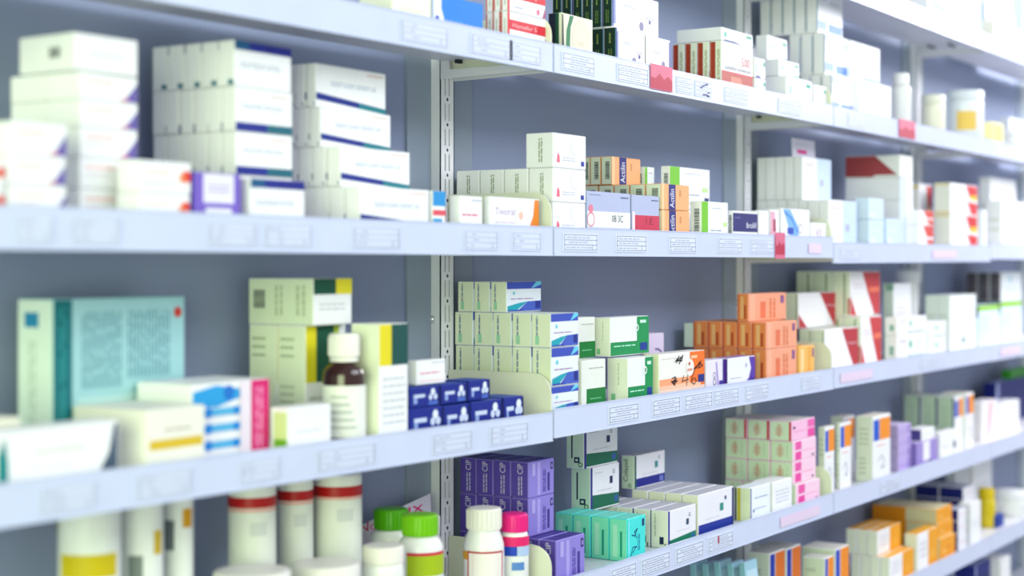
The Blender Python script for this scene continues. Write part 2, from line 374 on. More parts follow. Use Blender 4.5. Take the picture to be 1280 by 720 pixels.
@design('bigbook', '#a9d3da', L='#dcebe2')
def _(F, L, T):
    F.rect(0, 0, .135, 1, '#12848c'); F.lines(.04, .05, .1, .95, 2, '#3fa0a4', 1); F.lines(.2, .45, .5, .92, 12, '#7fb0bc', 1); F.lines(.54, .5, .88, .92, 12, '#7fb0bc', 1); F.circ(.94, .9, .035, '#d4584c'); F.rect(.17, .02, .97, .4, '#bfe0e0')
    L.rect(.2, .83, .6, .92, '#3f9ac4'); L.lines(.3, .2, .55, .75, 2, '#c0d0c4', 1)
@design('tealswoop')
def _(F, L, T): F.poly([(0, .02), (.09, .02), (.085, .5), (.06, .9), (0, .6)], '#0f9a9c'); F.poly([(.8, .02), (.985, .02), (.985, .95), (.955, .95), (.91, .45)], '#4f6076'); F.lines(.3, .55, .7, .66, 1, '#d8cfc4'); F.lines(.25, .3, .6, .38, 1, '#e0d4cc')
@design('yellowstripe', '#f1efe4')
def _(F, L, T): F.rect(.05, .34, .96, .5, '#e4c945'); F.lines(.3, .6, .75, .72, 1, '#c8bcb0'); plain_side(L, 2)
@design('pills')
def _(F, L, T):
    F.rect(.75, 0, .99, 1, '#e2358a'); F.lines(.8, .1, .92, .9, 2, '#f4a0c8', 1)
    F.poly([(0, .72), (.3, .68), (.6, .78), (.6, .9), (.3, .97), (0, .9)], '#3fb0e6'); F.circ(.46, .86, .1, '#2f8ad8')
    for v in (.14, .36, .57): F.rect(.1, v, .62, v + .1, '#6fc4ea'); F.circ(.2, v + .05, .07, '#2f9be0'); F.circ(.55, v + .05, .06, '#2f9be0')
    F.rect(.6, .0, .74, 1, '#efe2ee')
@design('greencorner')
def _(F, L, T): L.rect(.2, .02, .95, .3, '#86c43c'); L.rect(.2, .3, .95, .9, '#d4e8a8'); F.lines(.2, .4, .8, .5, 1, '#d0d0d4')
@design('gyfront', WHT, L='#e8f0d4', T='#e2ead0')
def _(F, L, T):
    F.rect(0, .5, .26, 1, '#eadf2e'); F.rect(.26, .5, .7, 1, '#0f5f4a'); F.rect(.7, .5, .82, 1, '#b8cc3c'); F.lines(.1, .2, .8, .4, 3, '#c2c8c0'); L.lines(.12, .7, .6, .92, 3, '#b4c0a2'); L.lines(.12, .3, .6, .5, 3, '#c2ccb0')
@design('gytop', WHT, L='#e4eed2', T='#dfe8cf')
def _(F, L, T): F.rect(0, .66, .58, 1, '#0f5f4a'); F.rect(.58, .66, 1, 1, '#eee23a'); F.lines(.15, .3, .8, .5, 2, '#c8ccd0'); L.bars(.08, .35, .26, .75, 1); L.lines(.4, .2, .55, .85, 2, '#bfcaac', 1); L.lines(.72, .2, .9, .85, 2, '#bfcaac', 1)
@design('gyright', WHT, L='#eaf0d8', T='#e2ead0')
def _(F, L, T): F.rect(0, .64, .42, 1, '#ecdf2c'); F.rect(.42, .64, 1, 1, '#0d5c58'); F.lines(.12, .12, .9, .56, 7, '#d0d3da')
@design('bluecross', '#17389e', T='#3a62b8')
def _(F, L, T):
    F.rect(.13, .48, .5, .64, '#cfd9f2'); F.rect(.13, .2, .24, .5, '#9fb4e4'); F.circ(.76, .72, .17, '#e6ecfa'); F.circ(.68, .46, .15, '#cfd9f2'); F.circ(.84, .46, .15, '#cfd9f2'); F.rect(.6, .08, .92, .26, '#5c7ccc'); F.rect(.96, .03, 1, .97, '#101a48')
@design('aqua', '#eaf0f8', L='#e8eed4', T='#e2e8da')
def _(F, L, T):
    F.rect(0, .76, 1, 1, '#4f66c6'); F.poly([(.7, .76), (1, .9), (1, 1), (.85, 1)], '#7fd4ee'); F.poly([(.3, .03), (1, .03), (1, .36), (.6, .34)], '#5a74cc'); F.rect(.82, .1, .97, .34, '#2a3c9c')
    F.poly([(.02, .05), (.3, .08), (.6, .34), (.35, .3), (.02, .2)], '#1fb4c4'); F.poly([(.02, .03), (.5, .03), (.45, .08), (.02, .07)], '#3f56bc'); F.circ(.2, .62, .06, '#7fd4e0'); F.lines(.1, .4, .75, .48, 1, '#b48ab4')
    L.lines(.2, .3, .36, .92, 1, '#7d90ae', 1); L.rect(.2, .08, .4, .34, '#a8d8b8')
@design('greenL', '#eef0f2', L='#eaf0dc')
def _(F, L, T):
    F.rect(0, .02, 1, .36, '#1aa066'); F.rect(.68, .02, 1, .99, '#16a468'); F.lines(.08, .22, .65, .3, 1, '#b8ecd4'); F.rect(.76, .82, .92, .9, '#cdeedc'); F.circ(.68, .7, .09, '#eef4f0', .4); F.rect(.76, .1, .95, .3, '#254fa4'); L.lines(.5, .4, .6, .9, 1, '#c2ccb0', 1); L.rect(.2, .06, .4, .2, '#8fd09c')
@design('greenlow', '#eceee6')
def _(F, L, T): F.rect(.2, 0, 1, .4, '#0f8f4c'); F.lines(.35, .16, .8, .22, 1, '#8fd4a8'); F.lines(.3, .8, .9, .86, 1, '#b0b4a8')
@design('lilac', '#e6d8ee')
def _(F, L, T): F.circ(.5, .4, .34, '#8d7ca8', .12, -60, 100); F.lines(.2, .3, .7, .4, 1, '#6c6080')
@design('fortysix', '#f2efe8', L='#e9efc8')
def _(F, L, T):
    q = lambda v: .17 + .83 * v                      # the shelf lip hides the foot of this carton
    class G:
        def rect(s, a, b, c, d, col): F.rect(a, q(b), c, q(d), col)
        def circ(s, a, b, r, col): F.circ(a, q(b), r, col)
        def stroke(s, p, w, col): F.stroke([(a, q(b)) for a, b in p], w, col)
        def lines(s, a, b, c, d, n, col): F.lines(a, q(b), c, q(d), n, col)
    F.rect(.02, .01, .98, .2, '#f8dccb'); E = G()
    E.rect(0, .02, .98, .3, '#f6b48c'); E.rect(.66, .02, .99, .99, '#f58a34'); E.rect(0, .02, .9, .12, '#f8ccb0'); E.rect(.68, .8, .82, .88, '#f8d0a8'); E.circ(.66, .55, .2, '#f3ede6'); E.rect(.84, .1, .98, .32, '#1c3c92'); E.lines(.05, .84, .45, .88, 1, '#c0c0c0')
    E.stroke([(.33, .75), (.42, .9), (.36, .72), (.46, .88), (.42, .68), (.5, .92), (.48, .76), (.35, .8)], .024, '#2a2436')
    E.stroke([(.26, .3), (.34, .34), (.28, .16), (.36, .3), (.3, .12), (.38, .22), (.25, .22), (.33, .1)], .024, '#33202a')
    E.stroke([(.52, .34), (.48, .18), (.62, .22)], .022, '#4a2c22'); E.stroke([(.6, .34), (.58, .06)], .022, '#4a2c22')
    E.stroke([(.77, .52), (.7, .26), (.69, .12), (.75, .06), (.8, .14), (.76, .24), (.7, .18)], .022, '#4a2c22')
    E.stroke([(.74, .5), (.86, .62), (.78, .5), (.9, .7), (.84, .5), (.94, .56), (.86, .66)], .024, '#3a2430')
    E.circ(.64, .66, .04, '#c8584c'); E.rect(.6, .46, .7, .52, '#e6a490')
@design('purplewave', '#e9e3f4')
def _(F, L, T): F.circ(.45, .5, .1, '#5c5068', .3); F.circ(.45, .28, .12, '#5c5068', .3); F.rect(.72, .02, .99, .3, '#4a44a8'); F.poly([(.62, .02), (.72, .02), (.6, .9), (.52, .95)], '#b9a4dc'); F.rect(.92, 0, 1, 1, '#5a3ca0')
@design('purplearc', '#eeeef4', L='#6a44a8', T='#a890c8')
def _(F, L, T): F.poly([(.5, .02), (.99, .02), (.99, .98), (.76, .98), (.84, .6), (.76, .25)], '#6a46b4'); F.circ(.66, .7, .08, '#b9b6cc'); F.lines(.08, .28, .5, .34, 1, '#9a9aa4'); F.rect(.82, .06, .96, .22, '#2f3c98')
@design('orangebox', '#f6b294', L='#ef9f66', T='#f2b088')
def _(F, L, T):
    F.rect(.03, .03, .16, .97, '#f6bca0'); F.rect(.3, .1, .44, .7, '#e98a64'); F.lines(.52, .1, .72, .8, 2, '#e0885c', 1); F.rect(.84, .62, .93, .9, '#8a5a94')
    L.rect(.3, .12, .55, .9, '#f2c48c'); L.rect(.6, .1, .78, .6, '#c8643c'); L.rect(.06, .02, .14, .98, '#d86c44')
@design('yelorange', '#f6c878', L='#f0cf90')
def _(F, L, T): F.rect(.1, .1, .3, .9, '#f9dca8'); F.rect(.6, .02, .75, .98, '#f3b95c'); F.rect(.84, .62, .94, .9, '#8a5a94')
@design('palegreen', '#dceadc')
def _(F, L, T): pass
@design('redwedge', '#f4f1f2', L='#dfe8d4', T='#d8dccf')
def _(F, L, T):
    F.poly([(.5, .98), (.99, .98), (.99, .02), (.85, .02), (.72, .35)], '#c64552'); F.poly([(0, .02), (.2, .02), (0, .4)], '#c64552'); F.text('Omeprol', .66, .56, .09, '#e9ccd6', 0, .3); L.rect(.82, .05, .9, .95, '#93a086')
@design('redwedge2', '#f4f1f2', L='#dfe8d4', T='#d8dccf')
def _(F, L, T): F.poly([(.4, .98), (.99, .98), (.99, .02), (.8, .02), (.58, .5)], '#d4545a'); F.poly([(0, .02), (.2, .02), (0, .45)], '#d4545a'); F.rect(.62, .52, .99, .64, '#f08a70'); F.lines(.1, .6, .45, .75, 2, '#dccad4'); L.rect(.62, .05, .72, .95, '#93a086'); L.rect(.85, .05, .97, .4, '#c8603c')
@design('greenprint')
def _(F, L, T): F.circ(.45, .62, .16, '#5fbf9c'); F.lines(.35, .1, .9, .24, 1, '#2fae86'); F.lines(.1, .7, .3, .85, 1, '#c0a8c4'); L.rect(.4, .25, .75, .6, '#93bcb0'); F.lines(.6, .6, .9, .75, 2, '#d8dcd8')
@design('greenfoot', WHT, L='#dbe6dc')
def _(F, L, T): F.rect(.05, .08, .4, .2, '#4fc0a0'); F.rect(.5, .1, .95, .22, '#39b48c'); F.lines(.2, .5, .8, .7, 3, '#d4c9d2'); L.rect(.3, .9, 1, 1, '#8fb8a4')
@design('tallwhite', '#eef3f0', L='#e2ece2')
def _(F, L, T): F.lines(.1, .6, .8, .66, 1, '#a8b4ac'); F.poly([(.4, .1), (.6, .14), (.52, .26)], '#5a7f84'); L.lines(.1, .6, .8, .66, 1, '#b0bca8')
@design('limetop', '#dcebfa')
def _(F, L, T): F.rect(0, .86, 1, 1, '#a9d84c'); F.rect(.05, .1, .95, .75, '#cfe2f8'); F.rect(.6, .1, .95, .7, '#e2eefa'); L.rect(0, .7, 1, 1, '#2c4f5c')
@design('darkbrown', '#e8edf0', L='#4e4850', T='#b8b8bc')
def _(F, L, T): F.circ(.45, .75, .13, '#9fd6e0'); F.lines(.2, .3, .8, .5, 2, '#b8c4cc'); L.lines(.4, .3, .6, .7, 1, '#716a70', 1); L.rect(.86, .02, 1, .98, '#8b868a')
@design('cip', '#9d90dc', L='#6a58b4', T='#5a4ca0')
def _(F, L, T):
    F.rect(0, .02, .02, .98, '#a596e0'); F.rect(.34, .05, .46, .95, '#b6a9ea'); F.rect(.14, .6, .26, .95, '#b9aeea'); F.lines(.55, .1, .68, .75, 2, '#6455ac', 1); F.rect(.74, .12, .82, .62, '#54469c'); F.rect(.86, .7, .94, .9, '#3c2f78'); F.rect(.88, .75, .92, .85, '#b0a4e4')
    L.text('CIP', .68, .66, .34, '#d6d2e6', 1, .28); L.lines(.36, .08, .68, .6, 2, '#bdb6d8', 1)
@design('cetgreen', '#eceaf2', L='#cfe2d2', T='#c9c9d2')
def _(F, L, T):
    F.rect(0, 0, .07, 1, '#3a3a96'); F.poly([(.07, .04), (.99, .04), (.99, .3), (.07, .36)], '#0f7a62'); F.rect(.82, .1, .94, .25, '#3f6fae'); F.rect(.66, .55, .76, .72, '#27346c'); F.circ(.8, .82, .05, '#4c86a4', .3); F.lines(.25, .42, .75, .45, 1, '#a9a8b8'); F.lines(.15, .84, .4, .88, 1, '#b8b8c4')
    L.rect(.28, .25, .36, .88, '#2f3f58'); L.rect(.45, .14, .75, .28, '#22335c'); L.rect(.52, .18, .66, .24, '#cfe2d2'); L.circ(.8, .1, .06, '#2f7f5c', .4)
@design('cetblue', '#eceaf2', L='#d6e6d0', T='#c2c2cc')
def _(F, L, T):
    F.rect(0, 0, .06, 1, '#116a56'); F.rect(.06, .04, .99, .3, '#2c359a'); F.rect(.82, .08, .94, .24, '#7f86cc'); F.rect(.66, .52, .76, .72, '#4f9fa4'); F.circ(.8, .82, .05, '#2c3c6c', .3); F.lines(.25, .38, .75, .41, 1, '#a9a8b8')
    L.text('Colasvil', .5, .22, .34, '#20303c', 1, .66); L.circ(.65, .1, .06, '#2f7f5c', .4)
@design('cetflat', '#eceaf2', L='#eceadc', T='#c9c8d2')
def _(F, L, T):
    F.rect(0, 0, .06, 1, '#33399c'); F.poly([(.06, .03), (.99, .03), (.99, .28), (.06, .2)], '#129072'); F.rect(.82, .07, .95, .22, '#3f7fae'); F.rect(.64, .5, .73, .66, '#3c5670'); F.circ(.76, .76, .05, '#2c3c6c', .3); F.lines(.3, .38, .75, .41, 1, '#c0b4c0'); L.rect(.5, .1, .75, .3, '#22335c'); L.rect(.8, .02, .88, .12, '#2f7f5c'); L.lines(.2, .3, .3, .9, 1, '#a8a890', 1)
@design('cetwide', '#eceaf2', L='#e9ead8', T='#cccbd4')
def _(F, L, T): F.rect(0, .03, .97, .3, '#1f45a8'); F.rect(.95, .03, 1, .97, '#1b2c7c'); F.rect(.6, .5, .7, .68, '#3f9f94'); F.circ(.76, .78, .05, '#2c3c8c'); F.lines(.2, .38, .6, .41, 1, '#d0c4cc'); L.rect(.72, .2, .84, .8, '#0f6f4c')
@design('teal', '#5ee6e2', L='#90ecca', T='#86e8da')
def _(F, L, T):
    F.stroke([(.2, .12), (.3, .3), (.5, .3), (.3, .18)], .03, '#176a94'); F.stroke([(.25, .6), (.4, .56), (.55, .72), (.4, .66), (.5, .5)], .03, '#176a94'); F.lines(.55, .2, .7, .6, 2, '#2f9fc0', 1); F.rect(.8, .75, .92, .92, '#1f4f8c'); F.rect(.03, .05, .12, .95, '#8feaf2')
    L.rect(.2, .1, .45, .85, '#b4f2d4'); L.rect(.6, .1, .72, .7, '#2fae94')
@design('bluedot', '#eef3fa', L='#dfeac8')
def _(F, L, T): F.rect(0, .02, .05, .98, '#1b3c9c'); F.lines(.2, .62, .85, .72, 1, '#9fb0c8'); F.lines(.2, .3, .8, .4, 1, '#b8c4d6'); F.circ(.16, .3, .05, '#2f6fae'); L.rect(.15, .02, .35, .98, '#d4cc4c'); L.rect(0, .02, .1, .98, '#232c5c')
@design('faintlines')
def _(F, L, T): F.lines(.15, .3, .85, .75, 4, '#c4ccda'); F.rect(.6, .02, .8, .1, '#3f5cc0')
@design('pinkbox', '#f9d2e6', L='#d3e6c6', T='#e6e0dc')
def _(F, L, T): F.rect(.1, .05, .36, .45, '#ee62b4'); F.rect(.1, .55, .36, .95, '#ee70b8'); F.lines(.42, .42, .9, .5, 1, '#ee86b4'); F.rect(.8, .1, .9, .2, '#7c6088'); L.lines(.26, .3, .6, .7, 4, '#d4907c'); L.lines(.36, .2, .5, .84, 2, '#d4907c', 1); L.lines(.72, .2, .78, .8, 1, '#aebf9c', 1)
@design('pinkbox2', '#f8c6e2', L='#d8e8cc', T='#e6e0dc')
def _(F, L, T): F.rect(.68, .05, .98, .48, '#ee62b4'); F.rect(.68, .55, .98, .95, '#f07cc0'); F.lines(.1, .42, .6, .5, 1, '#ee86b4'); F.rect(.05, .6, .15, .72, '#5c3c7c'); L.lines(.26, .3, .6, .7, 4, '#d4907c'); L.lines(.36, .2, .5, .84, 2, '#d4907c', 1); L.rect(.88, .02, .98, .98, '#d8345c')
@design('owtall', '#f0f0f2', L='#e2e8d6', T='#eee6d6')
def _(F, L, T): F.rect(.04, .62, .36, .94, '#1f6fd4'); F.rect(.38, .62, .98, .95, '#f6a534'); F.lines(.2, .52, .7, .56, 1, '#f0a49c'); F.stroke([(.3, .3), (.5, .38), (.65, .28), (.45, .18), (.7, .2)], .012, '#7c8698'); L.lines(.2, .55, .75, .85, 4, '#bcc4ac'); L.lines(.2, .1, .6, .4, 4, '#b8bfa8')
@design('lavstack', '#c4b2e2', L='#b6a8d2', T='#d8cdec')
def _(F, L, T): F.lines(.1, .3, .9, .5, 1, '#a993d2'); F.rect(.7, .1, .95, .9, '#ab98d6')
@design('ribbon', '#a996d4', L='#8a78bc', T='#d2c8ea')
def _(F, L, T): F.rect(.3, .2, .62, .98, '#f0eef6'); F.rect(.55, .02, .7, .2, '#3a2c6c')
@design('navyside', '#f2f2f6', L='#5a4e96')
def _(F, L, T): F.lines(.2, .4, .8, .55, 1, '#d8d4e4')
@design('darkdot')
def _(F, L, T): F.circ(.78, .45, .16, '#1f3f40'); F.lines(.1, .4, .5, .55, 1, '#d4d4da')
@design('greenshade', '#f0f0f2', L='#bcd0b8', T='#d2d6cc')  # green of L includes the shade this side stands in
def _(F, L, T): F.rect(.05, .62, .45, .92, '#2f6fcc'); F.rect(.5, .62, .98, .95, '#f4a45a'); L.rect(.88, .45, 1, .98, '#1f3f74'); L.lines(.2, .4, .7, .85, 5, '#a4b89c')
@design('pinkwhite', '#f4eef2')
def _(F, L, T): F.poly([(.3, .05), (.6, .05), (.75, .95), (.45, .95)], '#f4c9cc')
@design('navy', '#1e2f86', T='#8f98c4')
def _(F, L, T): F.rect(.08, .08, .9, .85, '#1a2878'); F.rect(0, 0, .08, 1, '#a9b2d8')
@design('greencarton', '#4fae3c')
def _(F, L, T): F.rect(.1, .1, .9, .5, '#2f8f2c')
@design('packet', '#a9cfe0', L='#8fbfc8', T='#b9d6e6')
def _(F, L, T): F.rect(.1, .1, .9, .9, '#c4e0ec'); L.rect(.1, .2, .9, .8, '#a4d0d4')
@design('owbox', '#e6e4e4', L='#d4dcc8', T='#c9c6c4')  # darker copy of the blue-orange carton, shade put into its colours
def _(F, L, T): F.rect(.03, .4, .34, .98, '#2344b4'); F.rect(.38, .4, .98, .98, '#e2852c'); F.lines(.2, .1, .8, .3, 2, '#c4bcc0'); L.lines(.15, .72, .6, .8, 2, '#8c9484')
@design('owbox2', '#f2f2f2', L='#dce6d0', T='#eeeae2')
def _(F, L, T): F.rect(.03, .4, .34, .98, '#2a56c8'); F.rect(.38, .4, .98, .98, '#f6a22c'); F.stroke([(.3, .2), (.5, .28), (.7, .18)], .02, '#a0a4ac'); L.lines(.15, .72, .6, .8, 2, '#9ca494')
@design('yellowhalf', '#f4f2f4', L='#e6ead6', T='#f3b92c')
def _(F, L, T): F.rect(.52, 0, 1, 1, '#f4b41c'); F.circ(.75, .3, .12, '#f8d470', .4); F.lines(.1, .3, .45, .8, 3, '#d8d4dc')
@design('yellowend', '#f4b21c', L='#d4cda8', T='#e6dcb8')
def _(F, L, T): F.circ(.3, .35, .12, '#fbe0a0'); F.lines(.4, .4, .8, .6, 1, '#e89a0c'); L.rect(0, 0, .52, 1, '#e09a14')
@design('navywhite', '#f0eef4', L='#1a2a80', T='#b4b8cc')
def _(F, L, T): F.lines(.2, .4, .85, .6, 1, '#e0b8b8'); L.lines(.1, .2, .4, .8, 3, '#28388c')
@design('bluesmall', '#2c5cb4')
def _(F, L, T): F.rect(.1, .1, .6, .9, '#1c4aa4')
@design('whitefaint')
def _(F, L, T): F.lines(.15, .4, .8, .6, 2, '#dcdce4'); L.lines(.2, .3, .8, .7, 2, '#d8dcd0')
@design('yellowpack', '#f3ecb4')
def _(F, L, T): F.rect(.1, .1, .9, .9, '#f0e68c')
@design('greypack', '#d4d8dc')
def _(F, L, T): F.lines(.2, .4, .8, .6, 2, '#bcc2ca')
@design('creampack', '#efeede')
def _(F, L, T): F.lines(.2, .3, .8, .5, 2, '#d8d4c0')

MESHES = {}
def carton_mesh(dsg, w, d, h):
    key = (dsg, round(w, 4), round(d, 4), round(h, 4))
    if key not in MESHES:
        cols, fn = DES[dsg]; mb = MB(); chamfer_box(mb, w, d, h, cols)
        fn(Face(mb, 'F', w, d, h), Face(mb, 'L', w, d, h), Face(mb, 'T', w, d, h)); MESHES[key] = mb.mesh('medicine_carton')
    return MESHES[key]
ORD = ['front', 'second from front', 'third from front', 'fourth from front', 'fifth from front', 'sixth from front', 'seventh from front']
ORDB = {2: ['front', 'back'], 3: ['front', 'middle', 'back']}
LAY = {1: [''], 2: ['lower', 'upper'], 3: ['bottom', 'middle', 'top'], 4: ['bottom', 'second', 'third', 'top'], 5: ['bottom', 'second', 'third', 'fourth', 'top']}
class St: pass
def st(lv, dsg, label, xl, xr, tops, dy=.009, xb=None, nd=1, depth=.035, base=None, X0=None, rot=0, name='medicine_carton', cat='box'):
    """A stack: tops = pixel row of the front-left top corner of each layer, bottom first; xl/xr pixel columns of the front face; xb of the back edge."""
    r = St(); Yf = YL + .004 + dy
    if X0 is not None: Yf = y_on(xl, X0)
    else: X0 = x_on(xl, Yf)
    X1 = x_on(xr, Yf); r.X0, r.X1, r.Yf = X0, X1, Yf; r.z = []
    zb = deck_z(lv, (X0 + X1) / 2) + .0003 if base is None else base + .0002
    n = len(tops); multi = n > 1
    for i, t in enumerate(tops):
        if not isinstance(t, tuple): t = (t, {})
        yt, o = t; y0 = Yf; Wd = X1 - X0
        if 'xl' in o: y0 = y_on(o['xl'], X0)
        if 'xr' in o: Wd = x_on(o['xr'], y0) - X0
        ndd = o.get('nd', nd); b = o.get('xb', xb); d_ = o.get('d', dsg)
        lim = -.0215
        dep = o.get('depth', depth) * ndd if b is None else y_on(b, X0) - y0
        dep = min(dep, lim - y0)
        zt = o.get('zt', z_at(yt, X0, y0)); h = zt - zb
        if h < .006: print('THIN', label, lv, i, h); h = .012; zt = zb + h
        db = dep / ndd
        if db < .004: print('SHALLOW', label, lv, i, db)
        me = carton_mesh(d_, Wd, db - .0012, h - .0003)
        for k in range(ndd):
            ob = bpy.data.objects.new(name, me); C.objects.link(ob)
            R = random.Random(hash((xl, i, k, lv == 'A')) & 0xffff)
            jx = R.uniform(-.0012, .0012) if k or i else 0
            ob.location = (X0 + jx, y0 + k * db, zb); ob.rotation_euler = (0, 0, math.radians(rot if ndd == 1 else R.uniform(-.15, .15)))
            pos = []
            if multi: pos.append(LAY[n][i] + ' layer')
            if ndd > 1: pos.append((ORDB[ndd] if ndd in ORDB else ORD)[k] + (' of the row' if k == 0 or ndd in ORDB else ''))
            lb = label + (', ' + ', '.join(pos) if pos else '')
            tag(ob, lb, cat, label if (n * nd > 1 or multi or ndd > 1) else None)
        zb = zt + .0002; r.z.append(zt)
    r.top = r.z[-1]
    return r

# ------------------------------------------------------------------ shelves
def shelf(lv, bay, labels, label):
    xa, xb = bay - 1 + .002, bay - .002; o_, s_ = tilt(lv, bay); W = xb - xa
    t = empty('wall_shelf', (xa, 0, lip_z(lv, xa, bay))); t.rotation_euler = (0, -math.atan(s_), 0)
    tag(t, label, 'shelf', 'white metal wall shelves')
    m = MB(); m.box(0, W, YL + .004, -.0205, UNDER, DECK, M_SHELF); m.build('shelf_board', t)
    m = MB(); m.box(0, W, YL, YL + .004, 0, LIPH, M_LIP); m.box(0, W, YL - .0008, YL, 0, .0012, M_LIP); m.box(0, W, YL - .0008, YL, LIPH - .0012, LIPH, M_LIP); m.build('front_lip', t)
    def bracket(x):
        b = MB(); v = []
        for dx in (0, .003):
            v += [(x + dx, -.0205, .0005), (x + dx, -.0205, .0255), (x + dx, -.034, .0255), (x + dx, -.036, .013), (x + dx, YL + .03, .013), (x + dx, YL + .012, .0255), (x + dx, YL + .0045, .0255), (x + dx, YL + .0045, .003), (x + dx, -.04, .0005)]
        n = 9; b.add(v, [tuple(range(n)), tuple(reversed(range(n, 2 * n)))] + [(i, i + n, (i + 1) % n + n, (i + 1) % n) for i in range(n)], M_SHELF)
        b.build('bracket', t)
        k = MB()
        for yy in (-.05, -.1): k.box(x - .004, x + .007, yy - .003, yy + .003, .0205, .0253, M_DARK)
        k.build('bracket_clip', t)
    bracket(.012); bracket(W - .015)
    # end plate with a rounded front corner
    pts = [(YL + .0045, LIPH * .2)]; r = .028; zt = LIPH + (.047 if lv != 'A' else .04)
    for k in range(7):
        a = math.pi / 2 * k / 6; pts.append((YL + .0045 + r - r * math.cos(a), zt - r + r * math.sin(a)))
    pts += [(-.022, zt), (-.022, LIPH * .2)]
    pe = MB(); n = len(pts); v = [(x, a, b) for x in (-.0012, .0008) for a, b in pts]
    pe.add(v, [tuple(reversed(range(n))), tuple(range(n, 2 * n))] + [(i, (i + 1) % n, (i + 1) % n + n, i + n) for i in range(n)], M_PANEL)
    if bay < 3: pe.build('end_panel', t)
    # paper price labels behind the strip and painted pink reflections: list of (px left, px right, style)
    for q in labels:
        a, b, sty = q; x0 = x_on(a, YL) - xa; x1 = x_on(b, YL) - xa
        if x0 < .01 or x1 > W - .004: continue
        m = MB(); rr = random.Random(int(a))
        if sty == 'red':
            m.box(x0, x1, YL - .0022, YL - .001, .004 if lv == 'A' else -.002, LIPH + (.004 if lv != 'A' else .002), mat('#df7c98')); zc = .019
            v = [(x0 + (x1 - x0) * f, YL - .0024, z) for f, z in ((0.02, .005), (.98, .005), (.98, .02), (.8, .026), (.6, .02), (.4, .028), (.2, .02), (0.02, .022))]
            m.add(v, [tuple(range(8))], mat('#c8385e')); m.build('red_tag', t); continue
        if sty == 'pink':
            m.box(x0, x1, YL - .0016, YL - .001, .008, .026, mat('#e6d2e8')); m.build('pink_reflection', t); continue  # faint pink reflection in the lip, put in as a coloured rectangle
        zb, zt = .006, .031
        m.box(x0, x1, YL - .0012, YL - .0002, zb, zt, mat('#dde3f4' if bay else '#d6dcf1', .45)); e = YL - .0014; L = x1 - x0
        def bar(a, b, c, d, col='#a2a8c2'): m.add([(x0 + a * L, e, zb + c * (zt - zb)), (x0 + b * L, e, zb + c * (zt - zb)), (x0 + b * L, e, zb + d * (zt - zb)), (x0 + a * L, e, zb + d * (zt - zb))], [(0, 1, 2, 3)], mat(col))
        for z in (.08, .36, .62, .9): bar(.03, .97, z, z + .035, '#9298b6' if bay else '#b9bfd6')
        for u in (.03, .95): bar(u, u + .015, .08, .92)
        bar(.82, .835, .1, .36)
        for z in (.18, .46, .72):
            u = .08 + rr.uniform(0, .2)
            while u < (.7 if bay else .3):
                k = rr.uniform(.06, .16); bar(u, u + k, z + .02, z + .08, '#b4b9d0'); u += k + .03
        if sty == 'ink': 
            for k in range(9):
                u, z = rr.uniform(.2, .8), rr.uniform(.1, .9); bar(u, u + .14, z - .05, z + .04, '#5c5c9c')
        if sty == 'tick': bar(.36, .42, .45, .95, '#e0607c')
        m.build('price_label', t)
names = {'A0': 'highest', 'A': 'top', 'B': 'eye level', 'C': 'middle', 'D': 'lower', 'E': 'second lowest', 'F': 'lowest'}
bays = ['in the blurred left section', 'in the sharp centre section', 'right of the centre section', 'in the far right section']
PL = {('A', 1): [(702, 743, ''), (771, 810, ''), (812, 839, 'red'), (845, 864, ''), (868, 889, 'ink'), (905, 934, ''), (972, 1000, '')],
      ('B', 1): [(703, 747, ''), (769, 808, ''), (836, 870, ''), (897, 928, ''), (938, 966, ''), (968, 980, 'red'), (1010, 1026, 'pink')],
      ('C', 1): [(760, 798, ''), (815, 850, ''), (855, 890, ''), (892, 923, ''), (931, 960, ''), (1001, 1025, '')],
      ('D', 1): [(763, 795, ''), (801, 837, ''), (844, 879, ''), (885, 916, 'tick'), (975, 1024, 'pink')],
      ('A', 0): [(500, 560, ''), (588, 640, ''), (636, 676, '')], ('B', 0): [(20, 66, ''), (90, 150, ''), (260, 320, ''), (330, 390, ''), (440, 500, ''), (580, 622, ''), (640, 676, '')],
      ('C', 0): [(50, 120, ''), (170, 240, ''), (300, 350, ''), (395, 470, ''), (540, 590, ''), (612, 660, '')],
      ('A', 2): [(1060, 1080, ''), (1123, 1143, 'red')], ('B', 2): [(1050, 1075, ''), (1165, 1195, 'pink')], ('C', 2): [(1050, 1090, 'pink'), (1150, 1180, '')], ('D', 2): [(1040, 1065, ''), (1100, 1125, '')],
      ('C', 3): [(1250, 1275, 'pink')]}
for lv, bl in (('A0', (1, 2, 3)), ('A', (0, 1, 2, 3)), ('B', (0, 1, 2, 3)), ('C', (0, 1, 2, 3)), ('D', (0, 1, 2, 3)), ('E', (1, 2, 3)), ('F', (2, 3))):
    for b in bl: shelf(lv, b, PL.get((lv, b), []), '%s white metal shelf with price strip %s' % (names[lv], bays[b]))

